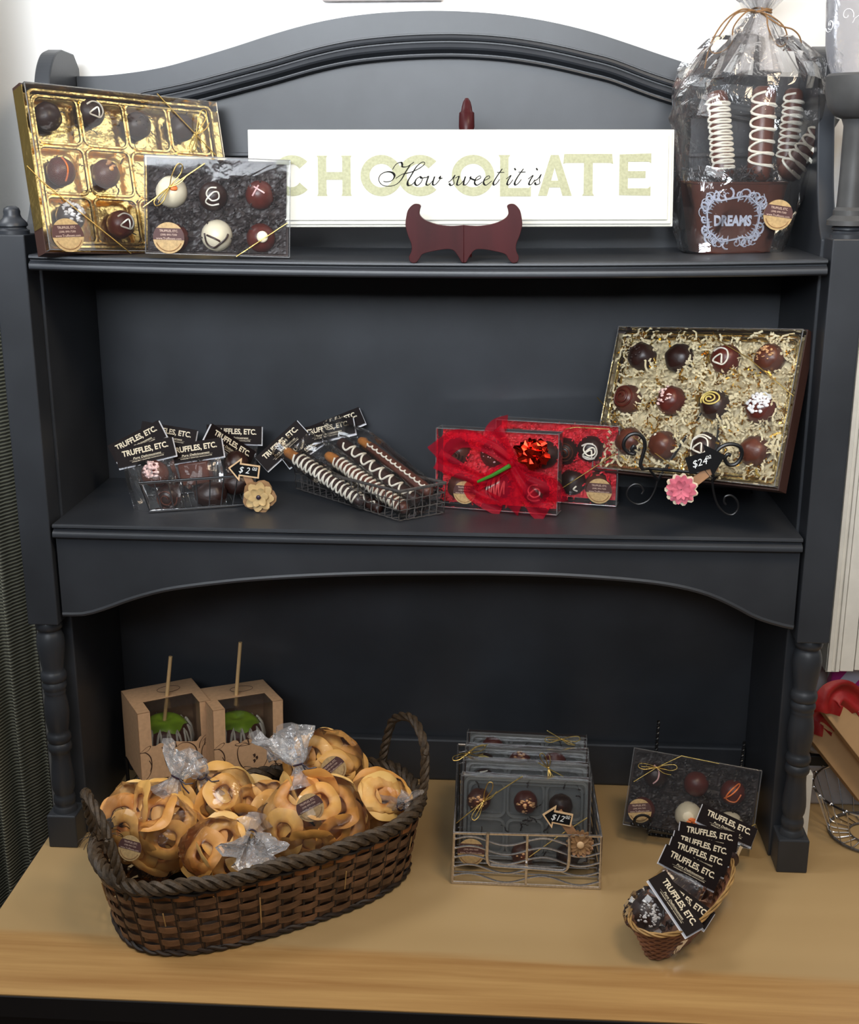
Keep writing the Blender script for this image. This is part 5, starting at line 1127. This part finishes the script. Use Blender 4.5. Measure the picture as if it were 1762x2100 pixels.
    def ap_(th, a):
        k = R*(1-.10*math.exp(-(th/.35)**2)*3 - .06*math.exp(-((math.pi-th)/.4)**2)*3 + .03*math.cos(5*a)*(th/math.pi)**2); return Vector((k*math.sin(th)*math.cos(a)*1.05, k*math.sin(th)*math.sin(a)*1.05, k*math.cos(th)*.98))
    m = MB(); m.grid(lambda u, v: ap_(math.pi*v, 2*math.pi*u), 32, 20, closeu=True); m.build('apple', M_APPLE, A, ang=180)
    m = MB(); m.grid(lambda u, v: ap_(1.0+.10*math.sin(5*2*math.pi*u+seed)+(math.pi-1.1)*v, 2*math.pi*u)*1.045 if v > 0 else ap_(1.0+.10*math.sin(5*2*math.pi*u+seed), 2*math.pi*u)*1.0, 40, 16, closeu=True); m.build('chocolate_coat', M_MILKCHOC, A, ang=180)
    m = MB(); L = []
    for k in range(17*8+1):
        a = 2*math.pi*k/(17*8); f = .5-.5*math.cos(2*math.pi*k/8); th = .96+.08*math.sin(k*.9)+1.15*f; L.append(ap_(th, a)*1.065)
    m.tube(L, .0019, 6); m.build('white_drizzle', M_ICING, A)
    Ai = A.matrix_world.inverted(); m = MB(); m.tube([Ai @ st0, Ai @ st1], .0029, 10); m.build('stick', M_STICK, A, ang=50)
def scale_pose(M, s):
    t = M.translation; n = CAM_LOC+(t-CAM_LOC)*s; X = M.copy(); X.translation = n; return X
MA1 = pose((-.381, .1, .0716), .5354, -.0241, .0056); MA2 = scale_pose(pose((-.2811, .15, .0777), .5111, -.0494, .0368), .978)
def sticks(M, d, px1, px0): # stick passes the top panel at the pixel px1 side, rooted in the apple
    c = M @ Vector((-.004, d*.5, .075)); yy = c.y; return at(*px0, yy), at(*px1, yy+.004)
MA2.translation.z = .0727
a0, a1 = sticks(MA1, .1, (350, 1346), (337, 1482)); apple_box('kraft box with green apple window at left, nearer the basket handle', MA1, .1129, .1124, .100, 'chocolate-dipped green apple on a stick in the left kraft box', a0, a1, 1)
a0, a1 = sticks(MA2, .1, (493, 1317), (483, 1446)); apple_box('kraft box with green apple window at right, set slightly further back', MA2, .1110, .1104, .098, 'chocolate-dipped green apple on a stick in the right kraft box', a0, a1, 2)
# ================================================================ silver wave-wire basket with boxes
SB = thing('wire_basket', 'silver wave-wire basket holding four clear truffle boxes on the table', 'basket', pose((.15, .02, 0)))
sb0 = Vector((.15, .02, 0))
f0, f1 = Vector((.0480, -.0573, .0025)), Vector((.2543, -.0590, .0025)); t0_, t1_ = Vector((.0500, -.0600, .0820)), Vector((.2535, -.0600, .0845))
b0, b1 = Vector((.0500, .135, .0025)), Vector((.2520, .133, .0025)); u0, u1 = Vector((.0480, .128, .122)), Vector((.2440, .126, .122))
def st(m, L, r=.0019): m.tube([v-sb0 for v in L], r, 8)
m = MB(); m.tube([v-sb0 for v in (f0, f1, b1, b0)], .0022, 8, closed=True); m.build('base_frame', M_SILVER, SB)
m = MB(); m.tube([v-sb0 for v in (t0_, t1_, u1, u0)], .0022, 8, closed=True); m.build('top_rim', M_SILVER, SB)
m = MB()
for a, b in ((f0, t0_), (f1, t1_), (b0, u0), (b1, u1), ((f0+f1)/2, (t0_+t1_)/2)): st(m, [a, b], .0021)
m.build('uprights', M_SILVER, SB)
def wave_panel(a0, a1, c0, c1, n, cyc, amp, nm, ph=0):
    m = MB()
    for k in range(n):
        f = (k+.6)/(n+.35); p, q_ = a0+(c0-a0)*f, a1+(c1-a1)*f; upv = (c0-a0).normalized()
        st(m, [p+(q_-p)*(i/48)+upv*amp*math.sin(2*math.pi*cyc*i/48+ph) for i in range(49)], .0015)
    m.build(nm, M_SILVER, SB)
wave_panel(f0, f1, t0_, t1_, 5, 2.0, .0062, 'front_waves', .2); wave_panel(f0, b0, t0_, u0, 5, 2, .005, 'left_waves'); wave_panel(f1, b1, t1_, u1, 5, 2, .005, 'right_waves'); wave_panel(b0, b1, u0, u1, 6, 2, .006, 'back_waves')
m = MB()
for k in range(1, 8): f = k/8; st(m, [f0+(b0-f0)*f+Vector((0, 0, .002)), f1+(b1-f1)*f+Vector((0, 0, .002))], .0012)
m.build('base_wires', M_SILVER, SB)
m = MB(); hp = [(1001, 1708), (1000, 1722), (999, 1758), (1003, 1770), (1015, 1775), (1085, 1780), (1145, 1785), (1160, 1783), (1166, 1772), (1168, 1740), (1168, 1718)]
m.tube([at(px, py, -.066)-sb0 for px, py in sp2([(a, b) for a, b in hp], 5)], .0024, 8); m.build('drop_handle', M_SILVER, SB)
BX = [(.1483, -.0262, .0138, -.035, .1846, .1248), (.1490, .0130, .0190, -.04, .1835, .1240), (.1500, .0520, .0230, -.045, .1820, .1230), (.1503, .0910, .0270, -.05, .1800, .1216)]
BXL = ['front truffle box in the silver wire basket, with price arrow clipped in front', 'second truffle box from the front in the silver wire basket', 'third truffle box from the front in the silver wire basket, bow at left corner', 'rearmost truffle box in the silver wire basket against the hutch back']
for i, (x, y, z, rz, w_, h_) in enumerate(BX):
    Mx = pose((x, y, z), rz, -.245, 0); L2 = lambda px, py: loc2(Mx, px, py, -.0017)
    if i == 0: bow, segs = (*L2(992, 1643), math.radians(66), .030), [[L2(936, 1688), L2(992, 1643), L2(1072, 1592)], [L2(1205, 1677), L2(1150, 1712), L2(1085, 1758)]]
    elif i == 1: bow, segs = (*L2(1125, 1575), math.radians(112), .024), [[L2(1104, 1564), L2(1126, 1577), L2(1155, 1592)]]
    elif i == 2: bow, segs = (*L2(962, 1544), math.radians(25), .026), [[L2(946, 1553), L2(975, 1532), L2(1000, 1527)]]
    else: bow, segs = (*L2(1152, 1516), math.radians(5), .026), [[L2(1122, 1498), L2(1152, 1516), L2(1180, 1528)]]
    stc = L2(966, 1748); t = six_box(BXL[i], Mx, w_, h_, .026, M_SHREDB, 26, 50+i, bow=bow, segs=segs, stick=(stc[0], stc[1], .0195, -.001, 0) if i == 0 else None, base=M_GREYPL if False else M_BOXBROWN)
    L = [[((955+0, 1640), M_MILKCHOC, [('bits', (-.1, 0, .7, 26, .13), M_NUT)], 'nut-topped truffle under the bow in the front silver-basket box'), ((1078, 1645), M_REDCHOC, [('bits', (.05, -.1, .7, 26, .14), M_NUT)], 'nut-topped truffle in the top middle of the front silver-basket box'), ((1150, 1652), M_DARKCHOC, [], 'dark truffle behind the $12.00 arrow in the front silver-basket box'), ((968, 1748), M_MILKCHOC, [], 'truffle behind the sticker of the front silver-basket box'), ((1072, 1752), M_MILKCHOC, [('bits', (0, .3, .5, 8, .1), M_NUT)], 'truffle behind the drop handle of the silver basket'), ((1165, 1755), M_DARKCHOC, [], 'truffle low at right of the front silver-basket box')],
         [((992, 1600), M_DARKCHOC, [('line', [[(-.6, .2), (-.3, .7), (.1, .5), (.5, .6)], [(-.3, .8), (.3, .9)]], M_ICING)], 'truffle with white drizzle peeking over the front silver-basket box')],
         [((992, 1565), M_DARKCHOC, [('line', [[(-.7, .2), (-.4, .65), (.1, .75), (.55, .55), (.7, .15)], [(-.4, .2), (-.1, .45), (.3, .35)]], M_YELLOW)], 'truffle with pale yellow rings in the third silver-basket box'), ((1066, 1562), M_REDCHOC, [('bits', (0, .5, .5, 16, .13), M_NUT)], 'nut-topped truffle peeking out of the third silver-basket box'), ((1138, 1562), M_REDCHOC, [], 'reddish truffle at right of the third silver-basket box')],
         [((1010, 1532), M_REDCHOC, [], 'reddish truffle in the rearmost silver-basket box')]][i]
    for j, (pp_, mt, tp_, lb) in enumerate(L): truffle(lb, placed(Mx, *(pp_ if pp_[0] != 955 else (982, 1640)), .015), .0170, mt, tp_, 'truffles in the silver-basket boxes', seed=j+i)
M3 = face(1143, 1677, -.052, -10, -.2, 0)
t, f = arrow_tag('chalkboard price arrow pointing left reading $12.00 above a brown flower', M3, .0415, .033, ('$12', '00', .42), True, [(M_BROWNP, .0195, 16, .22, .001, False), (M_PIN, .0185, 14, .24, -.001, True), (M_BROWNP, .0150, 14, .22, -.004, False)], (.038, -.029, .02), ((.000, .006), (.030, -.024), .012))
fc(f, .038, -.029, .0052, -.0075, M_TRIMWOOD)
# ================================================================ black box on a twisted-wire easel
MB6 = pose((.3879, .0496, .0237), -.1492, -.3994, .0828); L2 = lambda px, py: loc2(MB6, px, py, -.0017)
sc_ = L2(1312, 1663)
six_box('dark-lined clear box of six truffles tilted on the twisted black wire easel', MB6, .1868, .1138, .030, M_SHREDB, 240, 71, bow=(*L2(1347, 1574), math.radians(8), .028), segs=[[L2(1300, 1603), L2(1347, 1574), L2(1398, 1550), L2(1475, 1566)], [L2(1550, 1690), L2(1520, 1704)]], stick=(sc_[0], sc_[1], .0175, -.001, 14), inner=None, group=None)
for i, (pp_, mt, tp_, lb) in enumerate([((1345, 1590), M_DARKCHOC, [('line', [[(-.2, .8), (.2, .4), (.2, -.2), (-.1, -.6)]], M_PINKICING)], 'dark truffle with white stroke under the bow in the tilted box'), ((1428, 1608), M_REDCHOC, [], 'plain red-brown truffle in the tilted box'), ((1503, 1625), M_REDCHOC, [('line', [[(-.6, -.5), (-.1, -.1), (.4, .6), (.3, .75), (-.2, .2), (-.5, -.4), (-.2, -.65), (.3, -.6), (.6, 0)]], M_ORANGE)], 'red-brown truffle with orange loops in the tilted box'),
    ((1412, 1672), M_WHITECHOC, [('bits', (.3, -.4, .35, 26, .12), M_ORANGE)], 'white truffle with orange patch in the tilted box'), ((1497, 1693), M_WHITECHOC, [('line', [[(-.3, .3), (.2, .45), (.55, .2), (.6, -.2)]], M_DARKCHOC)], 'white truffle with dark line at lower right of the tilted box'), ((1318, 1660), M_REDCHOC, [], 'truffle behind the sticker of the tilted box')]):
    truffle(lb, placed(MB6, *pp_, .017), .0185 if mt != M_WHITECHOC else .0200, mt, tp_, 'truffles in the tilted dark-lined box', seed=i, amp=.03)
TE = thing('wire_easel', 'twisted black wire easel holding the tilted dark-lined box', 'easel', pose((.39, .07, 0)))
te = Vector((.39, .07, 0))
def twist(m, P, R=.0013, r=.0014, per=.008):
    P = [Vector(p) for p in P]; n = max(8, int(sum((b-a).length for a, b in zip(P, P[1:]))/per*6)); S = []
    tot = [0]
    for a, b in zip(P, P[1:]): tot.append(tot[-1]+(b-a).length)
    for i in range(n+1):
        d = tot[-1]*i/n; k = max(j for j in range(len(tot)) if tot[j] <= d+1e-9); k = min(k, len(P)-2); f = (d-tot[k])/max(1e-9, tot[k+1]-tot[k]); S.append(P[k]+(P[k+1]-P[k])*f)
    rope(m, S, R, r, 2, tot[-1]/per, closed=False, n=5)
bl, br = MB6 @ Vector((-.055, .034, -.004)), MB6 @ Vector((.065, .034, -.004)); bl0, br0 = Vector((bl.x, bl.y, .003)), Vector((br.x, br.y, .003))
tl_, tr_ = at(1351, 1478, .142), at(1527, 1520, .135)
m = MB(); twist(m, [bl0-te, MB6 @ Vector((-.055, .034, .02))-te, tl_-te]); twist(m, [br0-te, MB6 @ Vector((.065, .034, .02))-te, tr_-te]); m.build('back_uprights', M_BWIRE, TE)
m = MB()
for b_, x in ((bl, -.055), (br, .065)):
    e = MB6 @ Vector((x, -.006, -.004)); twist(m, [b_-te, e-te, MB6 @ Vector((x, -.008, .010))-te])
twist(m, [MB6 @ Vector((-.082, -.007, .004))-te, MB6 @ Vector((.03, -.007, .001))-te]); twist(m, [bl0-te, br0-te]); m.build('front_hooks', M_BWIRE, TE)
m = MB(); c_ = MB6 @ Vector((-.066, -.008, .012))
m.tube([c_+Vector((.012*math.cos(a), -.002, .010*math.sin(a)))-te for a in [i*.35 for i in range(16)]], .0022, 6); m.build('front_curl', M_BWIRE, TE)
m = MB(); mid = (tl_+tr_)/2; twist(m, [(tl_*.6+bl0*.4)-te, Vector((mid.x-.01, .225, .003))-te]); twist(m, [(tr_*.6+br0*.4)-te, Vector((mid.x+.01, .225, .003))-te]); m.build('rear_leg', M_BWIRE, TE)
# ================================================================ small boat-shaped wicker basket with header bags
WC, WA = Vector((.357, -.136, 0)), math.atan2(.17, .108)
WB = thing('wicker_basket', 'small reddish boat-shaped wicker basket of header-card bags at table front right', 'basket', pose(WC, WA))
def wp(a, z, off=0): 
    f = z/.05; L_, W_ = .088+.030*f, .024+.022*f; e = 2/2.2; c, s = math.cos(a), math.sin(a); zz = z*(1+.16*abs(c)**3)
    return Vector((math.copysign(abs(c)**e, c)*(L_+off), math.copysign(abs(s)**e, s)*(W_+off), zz))
m = MB(); NW = 40
for r in range(11):
    z = .0025+.0042*r; m.tube([wp(2*math.pi*k/(NW*4), z, .0012*math.cos(math.pi*(k/4+r))) for k in range(NW*4)], .0023, 6, closed=True)
m.build('woven_wall', M_RWICK, WB)
m = MB()
for k in range(NW): a = 2*math.pi*(k+.5)/NW; m.tube([wp(a, z) for z in (.001, .02, .047)], .0013, 5)
m.build('stakes', M_RWICK, WB)
m = MB(); rope(m, [wp(2*math.pi*k/200, .0485, .001) for k in range(200)], .0020, .0014, 3, 7); m.build('pale_rim', M_LWICK, WB)
m = MB(); m.add([wp(2*math.pi*k/40, .0022) for k in range(40)], [tuple(range(40))]); m.build('base', M_RWICK, WB, smooth=False)
G3 = 'header-card bags in the small wicker basket'
for lb, cx, cy, y, an, ti, ya, sd, bg in (
    ('topmost header-card bag at the back of the small wicker basket, overlapping the tilted box', 1491, 1692, -.012, -26, -.55, .1, 1, True),
    ('header-card bag second from the back in the small wicker basket', 1453, 1716, -.045, -12, -.45, .1, 2, True),
    ('header-card bag third from the back in the small wicker basket', 1440, 1739, -.070, -17, -.45, .1, 3, True),
    ('header-card bag fourth from the back, card partly hidden, in the small wicker basket', 1432, 1757, -.088, -22, -.45, .1, 4, False),
    ('header-card bag with fully readable card in the middle of the small wicker basket', 1416, 1779, -.105, -28, -.45, .1, 5, True),
    ('header-card bag whose card shows only its last letters, behind the front one', 1400, 1848, -.165, -39, -.8, .1, 6, True),
    ('front header-card bag with card turned steeply downward in the small wicker basket', 1386, 1852, -.200, -63, -.95, .1, 7, False)):
    t = header_bag(lb, face(cx, cy, y, an, ti, ya), G3, seed=sd+10, fw=.064, fh=.055, bulge=.014, bag=bg)
    if sd == 7:
        cl_ = t.matrix_world.inverted() @ at(1336, 1866, -.182); m = MB(); m.ball((0, 0, 0), (.031, .026, .036), 22, 14, .35, 3, 4); m.v = [tuple(Vector(v)+noisev(Vector(v), 60, 4)*.006+cl_) for v in m.v]; m.build('film_pouch', M_BAG, t, smooth=True, ang=12)
candy('dark chocolate with white flakes in the front of the small wicker basket', face(1328, 1872, -.178, -40), 'coco', .0225, 'chocolates inside the bags in the small wicker basket', 3)
candy('dark chocolate seen in the middle of the small wicker basket under its card', face(1432, 1828, -.095, -30), 'block', .011, 'chocolates inside the bags in the small wicker basket', 4)
candy('dark chocolate at the back of the small wicker basket, almost hidden', face(1486, 1755, -.045, -30), 'block', .016, 'chocolates inside the bags in the small wicker basket', 5)
#==PART6==
# ================================================================ things beyond the right post
RB = thing('wire_basket', 'round chrome wire basket beside the right spindle, cut by the frame', 'basket', pose((.672, .112, 0)))
m = MB(); ringp = lambda r, z: [Vector((r*math.cos(a), r*math.sin(a), z)) for a in [2*math.pi*i/48 for i in range(48)]]
m.tube(ringp(.088, .075), .0018, 6, closed=True); m.build('top_ring', M_CHROME, RB)
m = MB(); m.tube(ringp(.060, .0035), .0022, 6, closed=True); m.tube(ringp(.030, .003), .0015, 6, closed=True); m.build('base_ring', M_DWIRE, RB)
m = MB()
for k in range(22):
    a = 2*math.pi*k/22; c, s = math.cos(a), math.sin(a); m.tube(spline([Vector((r_*c, r_*s, z)) for r_, z in ((.030, .003), (.058, .004), (.066, .02), (.078, .05), (.086, .070), (.089, .078), (.093, .076))], 4), .0010, 5)
m.build('side_wires', M_CHROME, RB)
for i, (px, py, y, an, lb) in enumerate(((1735, 1560, .150, -33, 'kraft box slab with frayed red ribbon leaning in the chrome basket, nearer the spindle'), (1775, 1522, .118, -33, 'kraft box slab with wide red cover at the photo right edge'))):
    Mx = face(px, py, y, 0, -.15, .25) @ Matrix.Rotation(math.radians(52), 4, 'Y')
    t = thing('gift_box', lb, 'box', Mx, 'red ribboned kraft boxes'); MB().box(-.085, .075, 0, .020, -.022, .016).build('carton', M_BOOK, t, smooth=False, bevel=.001)
    MB().box(-.088, .078, -.001, .021, .0162, .0195).build('red_cover', M_RIBBONR, t, smooth=False)
    m = MB(); rib(m, [Vector((-.05, -.004, .022)), Vector((-.085, -.006, .020)), Vector((-.098, -.008, .0)), Vector((-.085, -.010, -.022))], (.036, .046), i+3, .8); m.build('ribbon_end', M_RIBBONR, t, smooth=True, ang=60)
m = MB(); m.ball((0, 0, 0), (.090, .030, .062), 30, 18, .4, 2.2, 3); o = m.build('plastic_pouch', M_GREYPL, ang=50); o.matrix_world = Matrix.Translation(at(1768, 1500, .20)); tag(o, 'crumpled grey-white plastic pouch behind the red ribboned boxes', 'pouch')
m = MB(); m.box(-.07, .07, -.012, .012, -.115, .115); o = m.build('paper_bag', M_STRIPE, smooth=False, bevel=.003); P = at(1752, 1500, .245); o.matrix_world = pose((P.x+.02, .236, .125), 0, 0, 0); tag(o, 'pink and white striped paper bag standing below the white cupboard', 'paper bag')

TU = thing('storage_tub', 'low grey tub with dark rim behind the chrome basket on the table right', 'tub', pose((.70, .222, 0)))
MB().box(-.105, .12, -.022, .022, .0, .068).build('body', M_GREYPL, TU, smooth=False, bevel=.004); MB().box(-.108, .123, -.025, .025, .0682, .086).build('rim_band', M_BLACKT, TU, smooth=False, bevel=.002)
